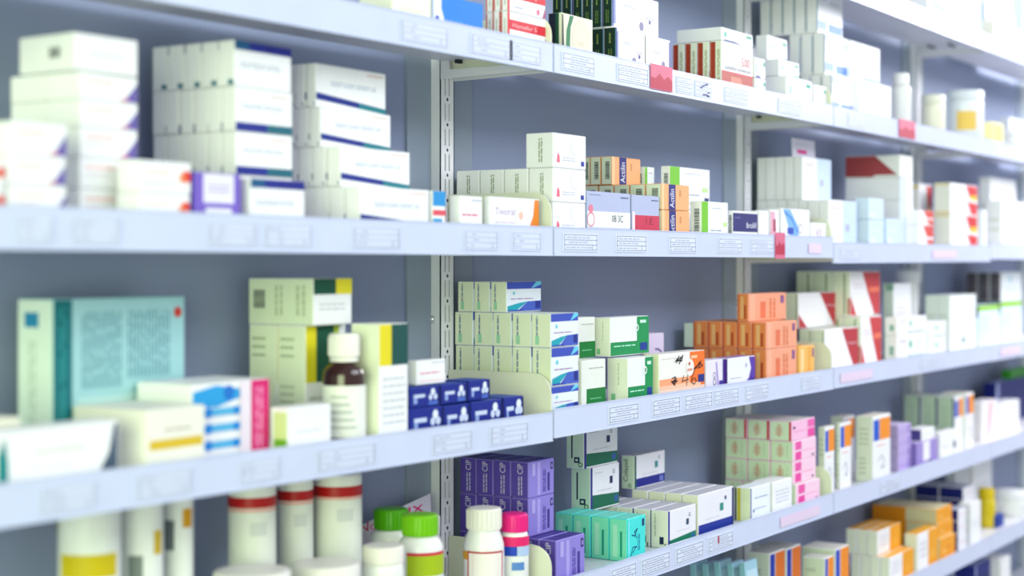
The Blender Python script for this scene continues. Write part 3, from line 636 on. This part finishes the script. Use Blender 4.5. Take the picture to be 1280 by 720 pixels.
# ================================================================== shelf B (eye level), left section
st('B', 'swoosh', 'white purple-swoosh carton in far left front pile', 12, 83, [230, 193, 150], xb=-22)
st('B', 'redspot', 'white carton with red spot at left picture edge', -58, 6, [232, 196])
s1 = st('B', 'swoosh', 'white purple-swoosh carton in tall left tower', 100, 172, [235, 196, 158, 123, 88], dy=.048, xb=12, nd=2)
st('B', 'plainmark', 'plain white carton crowning the tall left tower', 93, 170, [39], dy=.046, xb=20, base=s1.top, rot=-2)
st('B', 'redspot', 'low white carton with red spot between towers', 174, 238, [240, 199], depth=.032)
st('B', 'purpleframe', 'white carton with purple frame in front of blue-banded tower', 242, 301, [214], depth=.03)
st('B', 'bluetop', 'single white carton with blue top band at shelf edge', 313, 381, [222], depth=.028)
st('B', 'bluebottom', 'white blue-banded carton in broad left tower', 294, 365, [(218, {'nd': 5}), (163, {'nd': 6}), (107, {'nd': 6}), (49, {'nd': 5, 'd': 'bluetop'})], dy=.046, xb=170)
st('B', 'bluebandlow', 'white carton with blue-teal foot band in stepped stack', 450, 536, [(232, {'nd': 5}), (182, {'xl': 425, 'nd': 4}), (133, {'xl': 401, 'nd': 3}), (78, {'xl': 394, 'nd': 3})], xb=355)
st('B', 'cyanred', 'small white carton with cyan and red blocks', 541, 557, [238], depth=.03)
st('B', 'pinktext', 'small white carton with pink lettering near the upright', 575, 603, [244], xb=561)
st('B', 'orangeswoosh', 'white carton with orange swoosh at right end', 612, 674, [245], xb=604)
# shelf B, centre section
s = st('B', 'pinkdrop', 'cream carton with pink drop beside upright', 691, 732, [252, (209, {'xb': 568}), (165, {'xb': 656, 'nd': 1})], xb=568, nd=4)
st('B', 'lavband', 'lavender carton with white band and stamped date', 734, 788, [238], depth=.03)
st('B', 'lavred', 'lavender carton with crimson panel beside stamped one', 790, 824, [243], depth=.03)
st('B', 'actilin', 'peach carton with navy lettered stripe', 827, 862, [(262, {'nd': 5}), (229, {'nd': 5}), (195, {'xl': 765, 'xb': 724, 'nd': 3})], xb=728)
st('B', 'limeband', 'low white carton with lime band in front', 877, 910, [251], xb=862)
st('B', 'limeband', 'wide white carton with lime band behind', 837, 887, [252, 207], dy=.07, xb=825)
st('B', 'limeband', 'half hidden lime-band carton behind peach cartons', 806, 818, [252, 208], dy=.095, depth=.03)
st('B', 'navyplate', 'white carton with navy plate and yellow line', 916, 947, [263], xb=909)
st('B', 'whitefaint', 'tiny plain white carton beside navy-plate carton', 949, 961, [263], depth=.03)
st('B', 'pinkprint', 'narrow carton with pink print above red tag', 963, 974, [262], depth=.03)
st('B', 'blueswirl', 'white carton with blue swirl right of red tag', 977, 1012, [260], depth=.03, rot=0)
st('B', 'redtext', 'low white carton with purple-red characters', 1014, 1033, [278], depth=.03)
# shelf B, right sections
s = st('B', 'halfblue', 'tall white carton with pale blue half', 1036, 1071, [(249, {'nd': 7}), (195, {'xl': 1003, 'nd': 5})], dy=.02, xb=942)
def leaflet(name, label, X0, X1, Y, zb, h, lean, deco, skew=0):
    m = MB(); t = .0012; m.add([(0, 0, 0), (X1 - X0, 0, 0), (X1 - X0, 0, h), (0, 0, h - skew), (0, t, 0), (X1 - X0, t, 0), (X1 - X0, t, h), (0, t, h - skew)],
        [(0, 1, 2, 3), (5, 4, 7, 6), (1, 5, 6, 2), (4, 0, 3, 7), (3, 2, 6, 7), (0, 4, 5, 1)], mat('#e9e4f2'))
    F = Face(m, 'F', X1 - X0, t, h); deco(F)
    o = m.build(name, None, (X0, Y, zb)); o.rotation_euler = (lean, 0, 0); return tag(o, label, 'card')
def d1(F): F.rect(.2, .2, .62, .42, '#ee5aa8'); F.lines(.15, .65, .6, .75, 1, '#c4bcd4')
leaflet('advert_card', 'white card with pink line standing on tall cartons', s.X0 + .005, s.X0 + .118, s.Yf + .075, s.top + .0005, .036, -.05, d1)
st('B', 'bluecorner', 'long white carton under the brown wedge carton', 1125, 1141, [(250, {}), (221, {}), (193, {'d': 'brownside'})], dy=.03, xb=1056)
st('B', 'paleblue', 'soft pale blue pack right of tall cartons', 1086, 1105, [274, 247], depth=.03)
st('B', 'paleblue', 'single pale blue pack beside the pale blue pile', 1108, 1125, [273], depth=.03)
st('B', 'reddiag', 'white carton with red diagonal blocks at right', 1148, 1167, [281, 262], depth=.03)
st('B', 'redyellow', 'white carton with red and yellow edge', 1188, 1222, [267, 228], xb=1167)
st('B', 'redyellow', 'hidden red-yellow carton standing behind its pile', 1149, 1165, [229], dy=.08, depth=.03)
st('B', 'bluecorner', 'narrow white blue-edged carton near far right', 1227, 1233, [262], depth=.05, dy=.02)
st('B', 'whitefaint', 'white carton at far right picture edge, eye level', 1252, 1285, [250], depth=.04, dy=.01)
st('B', 'whitefaint', 'pale tall carton behind at far right, eye level', 1238, 1270, [221], depth=.03, dy=.08)

# ================================================================== shelf A (top)
st('A', 'creampack', 'cream carton beside bright blue carton on top shelf', 490, 539, [-14], depth=.05)
st('A', 'cyanblue', 'bright blue carton with white left edge', 541, 604, [-10], depth=.05)
st('A', 'redbar', 'white carton with red title bar', 634, 682, [13, -25], xb=605, nd=3)
st('A', 'creamcircle', 'cream carton with green arc and dark spine', 702, 741, [15], depth=.022)
sg = st('A', 'darkgreen', 'white-fronted dark green carton in lower row', 770, 806, [33], xb=738, nd=2)
st('A', 'whitelogo', 'white carton with small grey logo, lower row', 808, 838, [43], depth=.06)
st('A', 'darkgreen', 'white-fronted dark green carton in upper row', 765, 823, [-15], X0=sg.X0, xb=690, nd=6, base=sg.top)
st('A', 'darkgreen', 'dark green carton behind the cream circle carton', 738, 785, [(33, {'zt': sg.top})], X0=sg.X0, xb=690, nd=4)
st('A', 'five', 'white 500 carton with brown-red foot block', 902, 941, [(50, {'nd': 4}), (33, {'d': 'tealmark', 'xb': 845})], xb=840)
st('A', 'tealmark', 'white carton with teal corner behind 500 cartons', 944, 957, [97, 71], depth=.04)
st('A', 'tealmark2', 'white carton with teal marks in stepped pile', 983, 1015, [94, (73, {'xl': 974, 'xr': 999}), (43, {'xl': 959, 'xr': 984})], xb=944, nd=1)
st('A', 'tealmark2', 'small white teal-mark carton at section end', 1018, 1033, [105], depth=.04)
st('A', 'bluefoot', 'tall white carton with light blue foot blocks', 1040, 1067, [(92, {'nd': 3, 'xb': 1000}), (40, {'xl': 1031, 'xr': 1063, 'nd': 3, 'xb': 986}), (-14, {'xl': 1022, 'xr': 1053, 'nd': 5, 'xb': 946})], dy=.02)
st('A', 'bluefoot2', 'white carton with faint blue corner and foot', 1074, 1114, [98, (50, {'xl': 1064, 'xr': 1100})], depth=.05)
st('A', 'yellowpack', 'pale yellow pack on far right top shelf', 1241, 1254, [152], depth=.03)
st('A', 'greypack', 'grey pack at right picture edge, top shelf', 1262, 1292, [146], depth=.03, dy=.1)
# shelf A0
st('A0', 'cyanpack', 'white carton with cyan block on highest shelf', 1160, 1203, [-22], depth=.05)
st('A0', 'orangepack', 'white carton with orange print on highest shelf', 1207, 1226, [-28], depth=.05)
st('A0', 'creampack', 'cream carton on highest shelf at right edge', 1243, 1276, [24], depth=.06, dy=.015)
st('A0', 'greypack', 'grey carton behind cream one on highest shelf', 1232, 1268, [2], depth=.04, dy=.1)

# ================================================================== shelf C (middle), left section
st('C', 'bigbook', 'large teal and pale blue carton standing at the back', 66, 231, [374], dy=.115, xb=21)
st('C', 'tealswoop', 'wide white carton with teal and slate swooshes', -4, 149, [541], depth=.035)
st('C', 'creampack', 'low cream carton at left edge behind swoosh carton', -40, 26, [527], dy=.055, depth=.035)
st('C', 'yellowstripe', 'cream carton with yellow stripe', 183, 256, [513], xb=90)
st('C', 'pills', 'white carton with blue pills and magenta end', 240, 337, [481], dy=.032, xb=170)
st('C', 'greencorner', 'small white carton with green side, left of bottle', 360, 414, [510], xb=337)
st('C', 'gyfront', 'tall white carton with yellow-green corner behind bottle', 382, 432, [(407, {'nd': 2, 'xb': 289}), (348, {'d': 'gytop', 'xl': 392, 'xr': 440, 'xb': 307})], dy=.08)
st('C', 'gyright', 'tall white carton with yellow-green top right of bottle', 474, 510, [405], xb=438)
BL = 'navy blue carton with white figures'
b1 = [st('C', 'bluecross', BL + ', lower row, ' + w, a, b, [c], depth=.045) for a, b, c, w in ((512, 554, 512, 'leftmost'), (555, 587, 508, 'second from left'), (589, 628, 503, 'third from left'), (630, 654, 497, 'rightmost'))]
zt = max(q.top for q in b1)
b2 = [st('C', 'bluecross', BL + ', upper row, ' + w, a, b, [c], dy=.013, depth=.04, base=zt) for a, b, c, w in ((512, 550, 485, 'leftmost'), (552, 584, 481, 'middle'), (586, 612, 476, 'rightmost'))]
st('C', 'pinktext', 'white carton lying on the navy blue cartons', 521, 557, [451], dy=.02, xb=508, base=max(q.top for q in b2))
# shelf C, centre section
st('C', 'aqua', 'blue-white carton with aqua swoosh beside upright', 689, 723, [484, 435, (392, {'xb': 568}), (352, {'xl': 633, 'xr': 676, 'xb': 571, 'nd': 3})], xb=568, nd=5)
g1 = st('C', 'greenL', 'lower front carton with green L-shaped print', 785, 816, [448], xb=758)
g2 = st('C', 'greenlow', 'lower cream carton with green foot panel', 727, 757, [451], dy=.02, depth=.06)
st('C', 'greenL', 'upper carton with green L-shaped print', 763, 811, [397], dy=.03, xb=741, base=max(g1.top, g2.top))
st('C', 'greenlow', 'upper cream carton with green foot panel', 719, 744, [397], dy=.05, depth=.04, base=max(g1.top, g2.top))
st('C', 'lilac', 'small lilac carton behind the green cartons', 811, 830, [417], dy=.1, depth=.03)
st('C', 'fortysix', 'white and orange carton with handwritten 46', 824, 881, [443], depth=.03)
st('C', 'purplewave', 'pale lilac carton right of the handwritten carton', 883, 905, [451], depth=.03)
st('C', 'purplearc', 'white carton with purple arc before orange stack', 910, 944, [448], depth=.03)
so = st('C', 'orangebox', 'orange carton in stepped stack', 958, 996, [(437, {'nd': 5}), (403, {'nd': 5}), (367, {'xl': 936, 'xr': 983, 'xb': 921, 'nd': 1})], xb=866)
st('C', 'yelorange', 'yellow-orange carton at right of orange stack', 999, 1018, [433], depth=.05)
st('C', 'palegreen', 'pale green carton at back of orange row', 866, 890, [404], X0=so.X0, xb=852, base=so.z[0])
st('C', 'palegreen', 'pale green carton under its twin behind oranges', 866, 890, [438], X0=so.X0, xb=852)
# shelf C, right sections
s = st('C', 'redwedge', 'white carton with crimson wedge in front', 1031, 1073, [412], dy=.03, xb=998, nd=2)
st('C', 'redwedge', 'white carton with crimson wedge lying on another', 998, 1050, [366], X0=s.X0, depth=.03, base=s.top)
st('C', 'redwedge2', 'white carton with red wedge in back stack', 1076, 1102, [(396, {'xb': 1010, 'nd': 3}), (339, {'xl': 1063, 'xr': 1100, 'xb': 981, 'nd': 3})], dy=.03)
st('C', 'greenfoot', 'white carton with green foot behind green-print cartons', 1117, 1139, [354], dy=.07, xb=1103)
st('C', 'greenprint', 'white green-print carton left of tall pale cartons', 1121, 1158, [420, 397], xb=1105)
st('C', 'greenprint', 'white green-print carton touching tall pale cartons', 1160, 1183, [424, 403], depth=.04)
st('C', 'tallwhite', 'tall pale carton with small grey mark', 1187, 1220, [369], dy=.05, xb=1156, nd=2)
z1 = st('C', 'limetop', 'left pale blue carton with lime top edge', 1223, 1249, [382], dy=.06, depth=.09)
z2 = st('C', 'limetop', 'right pale blue carton with lime top edge', 1251, 1277, [377], dy=.06, depth=.09)
st('C', 'darkbrown', 'dark brown carton with white end at far right', 1251, 1277, [340], dy=.06, depth=.03, nd=3, base=max(z1.top, z2.top))

# ================================================================== shelf D (lower)
st('D', 'cip', 'purple carton in block beside upright', 695, 731, [(676, {'nd': 6}), (624, {'xl': 660, 'xr': 692, 'nd': 4}), (578, {'xl': 660, 'xr': 692, 'nd': 4})], xb=567)
st('D', 'teal', 'turquoise carton with dark writing', 784, 807, [649], xb=693, nd=4)
r1 = st('D', 'cetflat', 'white carton with navy edge in low row', 835, 870, [639], xb=727, nd=5)
r2 = st('D', 'cetwide', 'white carton with broad blue foot in low row', 873, 917, [619], xb=789, nd=4)
q = st('D', 'cetgreen', 'white green-foot carton with navy edge, standing lower', 738, 774, [585], dy=.105, xb=713, base=r1.top)
st('D', 'cetgreen', 'white green-foot carton with navy edge, under shelf', 730, 772, [535], dy=.105, xb=707, base=q.top)
st('D', 'cetblue', 'white blue-foot carton standing on low row', 793, 831, [570], X0=r2.X0, xb=776, base=r2.top)
st('D', 'bluedot', 'white carton with navy spine and yellow side', 938, 963, [610], xb=918)
st('D', 'faintlines', 'white carton with faint blue lines before pink stack', 966, 990, [603], depth=.04)
st('D', 'pinkbox', 'green-sided pink carton in block', 995, 1025, [(606, {'nd': 4}), (578, {'xl': 991, 'xr': 1020}), (552, {'xl': 991, 'xr': 1020}), (527, {'xl': 990, 'xr': 1019, 'd': 'pinkbox2'})], xb=906, nd=3)
st('D', 'owtall', 'slim white carton with orange-blue top by section end', 1031, 1043, [534], dy=.03, xb=1022)
st('D', 'owtall', 'second slim white carton with orange-blue top', 1050, 1064, [529], dy=.03, xb=1044)
st('D', 'owtall', 'orange-topped carton hidden behind the slim pair', 1055, 1068, [521], dy=.09, depth=.03)
st('D', 'owtall', 'largest white carton with orange-blue top and handwriting', 1091, 1113, [521], xb=1069)
st('D', 'lavstack', 'small lavender carton in pile', 1123, 1139, [573, 560, 546, 532], dy=.02, depth=.05)
lv = st('D', 'ribbon', 'lavender carton with white ribbon print', 1146, 1172, [554], depth=.04)
st('D', 'navyside', 'white carton with violet side on ribbon carton', 1152, 1168, [537], dy=.012, depth=.035, base=lv.top)
st('D', 'darkdot', 'low white carton with dark green dot', 1175, 1198, [542], depth=.025)
st('D', 'greenshade', 'tall carton with navy stripe and orange corner', 1193, 1204, [496], dy=.035, xb=1130, nd=3)
st('D', 'owtall', 'tall orange-cornered carton nearest the far section', 1207, 1217, [492], dy=.03, depth=.06)
st('D', 'pinkwhite', 'white carton with pink diagonal at right', 1227, 1246, [503], dy=.05, depth=.04)
st('D', 'whitefaint', 'white carton in low pile at right edge', 1249, 1274, [531, 518, 505], dy=.05, depth=.04)
nv = st('D', 'navy', 'big navy blue carton at right edge', 1245, 1290, [479], dy=.12, depth=.035)
st('D', 'greencarton', 'green carton on the big navy blue carton', 1264, 1290, [463], dy=.125, depth=.028, base=nv.top)
# shelf E
X0p = x_on(941, YL + .013)
for k, (a, yt, wv) in enumerate(((941, 704, .05), (925, 705, .044), (909, 703, .048), (893, 706, .044), (878, 705, .05))):
    Yp = y_on(a, X0p); zb_ = deck_z('E', X0p) + .0003
    ob = bpy.data.objects.new('medicine_packet', carton_mesh('packet', wv, .011, z_at(yt, X0p, Yp) - zb_)); C.objects.link(ob)
    ob.location = (X0p + (k % 2) * .002, Yp, zb_); ob.rotation_euler = (-.1, 0, 0)
    tag(ob, 'pale blue thin packet leaning in low row, ' + ORD[k], 'packet', 'leaning pale blue packets')
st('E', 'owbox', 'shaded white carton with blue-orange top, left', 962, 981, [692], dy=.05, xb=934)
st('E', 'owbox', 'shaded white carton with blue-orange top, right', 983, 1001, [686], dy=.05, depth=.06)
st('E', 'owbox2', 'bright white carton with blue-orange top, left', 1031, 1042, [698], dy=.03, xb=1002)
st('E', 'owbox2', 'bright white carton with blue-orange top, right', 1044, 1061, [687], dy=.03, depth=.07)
st('E', 'yellowhalf', 'half white half yellow carton in stepped pile', 1112, 1142, [(697, {'xb': 1063, 'nd': 4}), (664, {'xl': 1097, 'xr': 1126, 'xb': 1057, 'nd': 3})], dy=.015)
st('E', 'yellowhalf', 'single half yellow carton below long yellow cartons', 1147, 1172, [668], dy=.012, xb=1130)
st('E', 'yellowend', 'long yellow-ended carton in pile', 1175, 1194, [674, (655, {'xl': 1172, 'xr': 1191}), (637, {'xl': 1171, 'xr': 1190})], dy=.012, xb=1090)
st('E', 'navywhite', 'small white carton with navy side at shelf edge', 1198, 1208, [668, 652, 637], dy=.012, depth=.03)
st('E', 'navywhite', 'long navy carton with white end', 1204, 1217, [655, 640, 625, 610], dy=.05, xb=1128, nd=2)
st('E', 'whitefaint', 'tall white carton beside navy cartons', 1213, 1226, [630], dy=.01, depth=.03)
st('E', 'bluesmall', 'small blue carton at lower right', 1247, 1255, [645], dy=.03, depth=.03)
st('E', 'greypack', 'grey carton at back below the lower shelf', 1194, 1212, [580], dy=.13, depth=.025)
st('E', 'whitefaint', 'white carton at back near yellow bottle', 1216, 1240, [578], dy=.13, depth=.025)
# shelf F
st('F', 'navy', 'navy carton at bottom right corner', 1219, 1238, [708], depth=.05, dy=.012)
st('F', 'whitefaint', 'white carton at bottom right corner', 1251, 1263, [700], depth=.05, dy=.012)

# ================================================================== bottles and jars
def place(lv, xc, dy): Y = YL + .004 + dy; X = x_on(xc, Y); return X, Y, deck_z(lv, X) + .0003
def jar(name, label, lv, xc, rpx, yt, dy, cap=None, capr=.9, caph=.018, body='#f0f1ee', bands=(), shoulder=.012, group=None, ribs=False, cat='bottle', glass=None, neck=0):
    X, Y, zb = place(lv, xc, dy); f = fwd(X, Y); R = rpx * f / FPX; H = z_at(yt, X, Y) - zb
    t = empty(name, (X, Y, zb)); tag(t, label, cat, group)
    bm = mat(body, .3, 0, .03, 12, 0, .3) if not glass else glass
    hb = H - caph if cap else H - .003; nr = R * capr * .92
    prof = [(R * .9, 0), (R, .003), (R, hb - shoulder - neck), (R * .985, hb - shoulder * .6 - neck), (nr + (R - nr) * .45, hb - shoulder * .25 - neck), (nr, hb - neck), (nr, hb)]
    m = MB(); m.lathe(prof, bm); m.build('body', t)
    if cap:
        rc = R * capr; m = MB(); m.lathe([(rc, hb + .0004), (rc, H - .0025), (rc * .95, H - .0006), (rc * .8, H)], mat(cap, .35, 0, .03, 12)); c = m.build('cap', t)
        if ribs:
            m = MB()
            for k in range(24):
                a = 2 * math.pi * k / 24; x, y = rc * math.cos(a), rc * math.sin(a); m.box(x - .0006, x + .0006, y - .0006, y + .0006, hb + .002, H - .003, mat(cap, .35, 0, .03, 12))
            m.build('grip_ribs', c)
    for nm, v0, v1, col in bands:                   # printed sleeves: heights as fractions of the body
        e = .0004 + .0002 * (nm != 'label'); m = MB(); a, b = v0 * hb, v1 * hb
        m.lathe([(R + e, a), (R + e, b)], mat(col, .35), 28, cap=False); m.build(nm, t)
    return t, R, H, hb
def patch(t, R, z0, z1, a0, a1, col, name='print', e=.001):
    m = MB(); n = 6; v = []
    for i in range(n + 1):
        a = math.radians(a0 + (a1 - a0) * i / n)
        for z in (z0, z1): v.append(((R + e) * math.cos(a), (R + e) * math.sin(a), z))
    m.add(v, [(2 * i, 2 * i + 2, 2 * i + 3, 2 * i + 1) for i in range(n)], mat(col), True); return m.build(name, t)
VA = math.degrees(math.atan2(-FW.y, -FW.x))          # direction from the shelf towards the viewer
# shelf D left section
t, R, H, hb = jar('pill_jar', 'white jar with yellow band at bottom left', 'D', 112, 38, 610, .1, bands=(('label', .05, .95, '#e9ede6'),))
patch(t, R, H * .6, H * .71, VA - 45, VA + 70, '#d8c71c'); patch(t, R, H * .8, H * .92, VA - 85, VA - 62, '#c0b41c')
t, R, H, hb = jar('pill_jar', 'white jar with barcode beside yellow-band jar', 'D', 176, 27, 612, .105, bands=(('label', .05, .95, '#edf0ea'),))
patch(t, R, H * .5, H * .68, VA - 20, VA + 18, '#7f8a84'); patch(t, R, H * .68, H * .8, VA + 48, VA + 75, '#dcc038')
t, R, H, hb = jar('pill_jar', 'slim white jar with barcode and orange dot', 'D', 222, 19, 606, .115, bands=(('label', .05, .95, '#edf0ea'),))
patch(t, R, H * .66, H * .82, VA - 40, VA, '#6f787c'); patch(t, R, H * .78, H * .88, VA + 30, VA + 70, '#dfae2c')
for xc, r, yt, l, dd in ((315, 29.5, 600, 'left', .128), (369, 22, 594, 'middle', .14), (422, 30, 588, 'right', .128)):
    t, R, H, hb = jar('red_band_jar', 'tall white jar with red band, %s of three' % l, 'D', xc, r, yt, dd, shoulder=.004, capr=1.05, bands=(('label', .03, .98, '#edf0e6'), ('red_band', .86 - (.005 if l == 'right' else 0), .925, '#c8302e'), ('pale_band', .835, .856, '#f0c4b8')), group='white jars with red bands')
    patch(t, R, H * .68, H * .76, VA + 5, VA + 45, '#d9ddd8')
for xc, r, yt, l in ((315, 48, 712, 'under the left red-band jar'), (407, 42, 703, 'under the right red-band jar')):
    jar('plastic_tub', 'low white tub lid %s' % l, 'D', xc, r, yt, .05, cap='#ece9e2', capr=1.0, caph=.02, bands=(('label', .1, .8, '#e9e9e2'),), cat='tub', group='low white tubs')
jar('plastic_tub', 'white straight jar left of the green-capped bottle', 'D', 479, 26, 681, .035, cap='#ece8e0', capr=1.0, caph=.02, cat='tub')
jar('pill_bottle', 'white bottle with green cap standing behind', 'D', 489, 27, 635, .125, cap='#6ab81c', capr=.78, caph=.026, ribs=True)
t, R, H, hb = jar('pill_bottle', 'white bottle with lime green cap in front', 'D', 525, 29, 642, .055, cap='#8ed01c', capr=.76, caph=.026, shoulder=.02, ribs=True)
patch(t, R, H * .42, H * .62, VA - 30, VA + 80, '#b8cc2c'); patch(t, R, H * .62, H * .65, VA - 30, VA + 80, '#d8365c'); patch(t, R, H * .2, H * .42, VA - 30, VA + 80, '#dfe4f0'); patch(t, R, H * .34, H * .42, VA - 30, VA + 5, '#2c6cc4')
jar('pill_bottle', 'white-capped bottle mostly hidden behind lime cap', 'D', 541, 11, 644, .13, cap='#f0efe9', capr=.85, caph=.025)
t, R, H, hb = jar('pill_bottle', 'white ribbed-cap bottle before the purple cartons', 'D', 605, 25.5, 634, .05, cap='#efebe4', capr=.84, caph=.028, shoulder=.03, ribs=True, neck=.002)
patch(t, R, H * .1, H * .54, VA - 50, VA + 62, '#c8485c'); patch(t, R, H * .1, H * .52, VA - 44, VA + 56, '#f2eae6', e=.0012); patch(t, R, H * .44, H * .53, VA - 80, VA - 50, '#e0b02c')
t, R, H, hb = jar('pill_bottle', 'white bottle with magenta cap before purple cartons', 'D', 643, 18, 641, .035, cap='#f03c9c', capr=.92, caph=.024, shoulder=.012, ribs=True)
patch(t, R, H * .6, H * .72, VA - 70, VA + 75, '#ec3c86'); patch(t, R, H * .48, H * .6, VA - 60, VA + 10, '#2c5cc4'); patch(t, R, H * .48, H * .6, VA + 12, VA + 75, '#b9cdec'); patch(t, R, H * .3, H * .4, VA - 10, VA + 40, '#6f9ad4')
def d2(F):
    F.text('Nov', .1, .74, .1, '#ea3a94', 0, .3); F.text('lux', .56, .82, .12, '#ea3a94', 0, .34)
Y = -.03; Xa, Xb = x_on(440, Y), x_on(541, Y); zb = deck_z('D', Xa) + .0005
leaflet('advert_card', 'pale card with pink script behind the green caps', Xa, Xb, Y, zb, z_at(617, Xb, Y) - zb, -.03, d2, skew=.026)
# shelf C: amber syrup bottle
M_AMB = mat('#3a1408', .08, 0, .05, 10, 0, .8)
X, Y, zb = place('C', 430, .036); f = fwd(X, Y); R = 27 * f / FPX; H = z_at(417, X, Y) - zb
t = empty('syrup_bottle', (X, Y, zb)); tag(t, 'amber glass syrup bottle with white cap and white label', 'bottle')
m = MB(); m.lathe([(R * .92, 0), (R, .004), (R, H * .6), (R * .95, H * .66), (R * .75, H * .715), (R * .52, H * .74), (R * .5, H * .76)], M_AMB); m.build('glass_body', t)
m = MB(); m.lathe([(R + .0005, H * .06), (R + .0005, H * .53)], mat('#eef0e8', .45), 28, cap=False); lb = m.build('label', t)
for k in range(5): patch(t, R, H * (.14 + .07 * k), H * (.16 + .07 * k), VA - 30, VA + 40 - 6 * k, '#b9beb8', 'label_line')
m = MB(); m.lathe([(R * .66, H * .745), (R * .66, H * .775), (R * .6, H * .785)], mat('#f0ede6', .4)); m.build('seal_ring', t)
m = MB(); m.lathe([(R * .7, H * .79), (R * .7, H * .985), (R * .64, H)], mat('#f4f1ea', .4)); cp = m.build('cap', t)
m = MB()
for k in range(28):
    a = 2 * math.pi * k / 28; x, y = R * .7 * math.cos(a), R * .7 * math.sin(a); m.box(x - .0005, x + .0005, y - .0005, y + .0005, H * .8, H * .97, mat('#f4f1ea', .4))
m.build('grip_ribs', cp)
# right sections
jar('pill_bottle', 'white bottle with wide cap behind green-foot carton', 'C', 1136, 11.5, 338, .135, cap='#eceef0', capr=1.35, caph=.026, shoulder=.006)
jar('pill_bottle', 'white bottle with rounded cap on bright top shelf', 'A', 1126, 12.5, 92, .05, cap='#f4f4f2', capr=.8, caph=.025)
jar('plastic_tub', 'pale yellow-white jar on bright top shelf', 'A', 1166, 15, 119, .07, cap='#f0f0dc', capr=1.0, caph=.02, body='#f2f0d8', cat='tub')
t, R, H, hb = jar('plastic_tub', 'big white tub with yellow label on top shelf', 'A', 1206, 23, 114, .055, cap='#e6edf2', capr=1.0, caph=.022, body='#eef3f6', cat='tub')
patch(t, R, H * .25, H * .6, VA - 40, VA + 20, '#f4d67c')
jar('plastic_tub', 'round white tub at right edge of top shelf', 'A', 1264, 14, 163, .04, cap='#f4f4f4', capr=1.0, caph=.015, cat='tub')
jar('pill_bottle', 'yellow bottle behind white carton at lower right', 'E', 1233, 11, 610, .06, cap='#e8d01c', capr=.9, caph=.025, body='#ead62c')
jar('plastic_tub', 'large white tub at lower right edge', 'E', 1264, 18, 612, .06, cap='#eef0f2', capr=1.0, caph=.02, cat='tub')
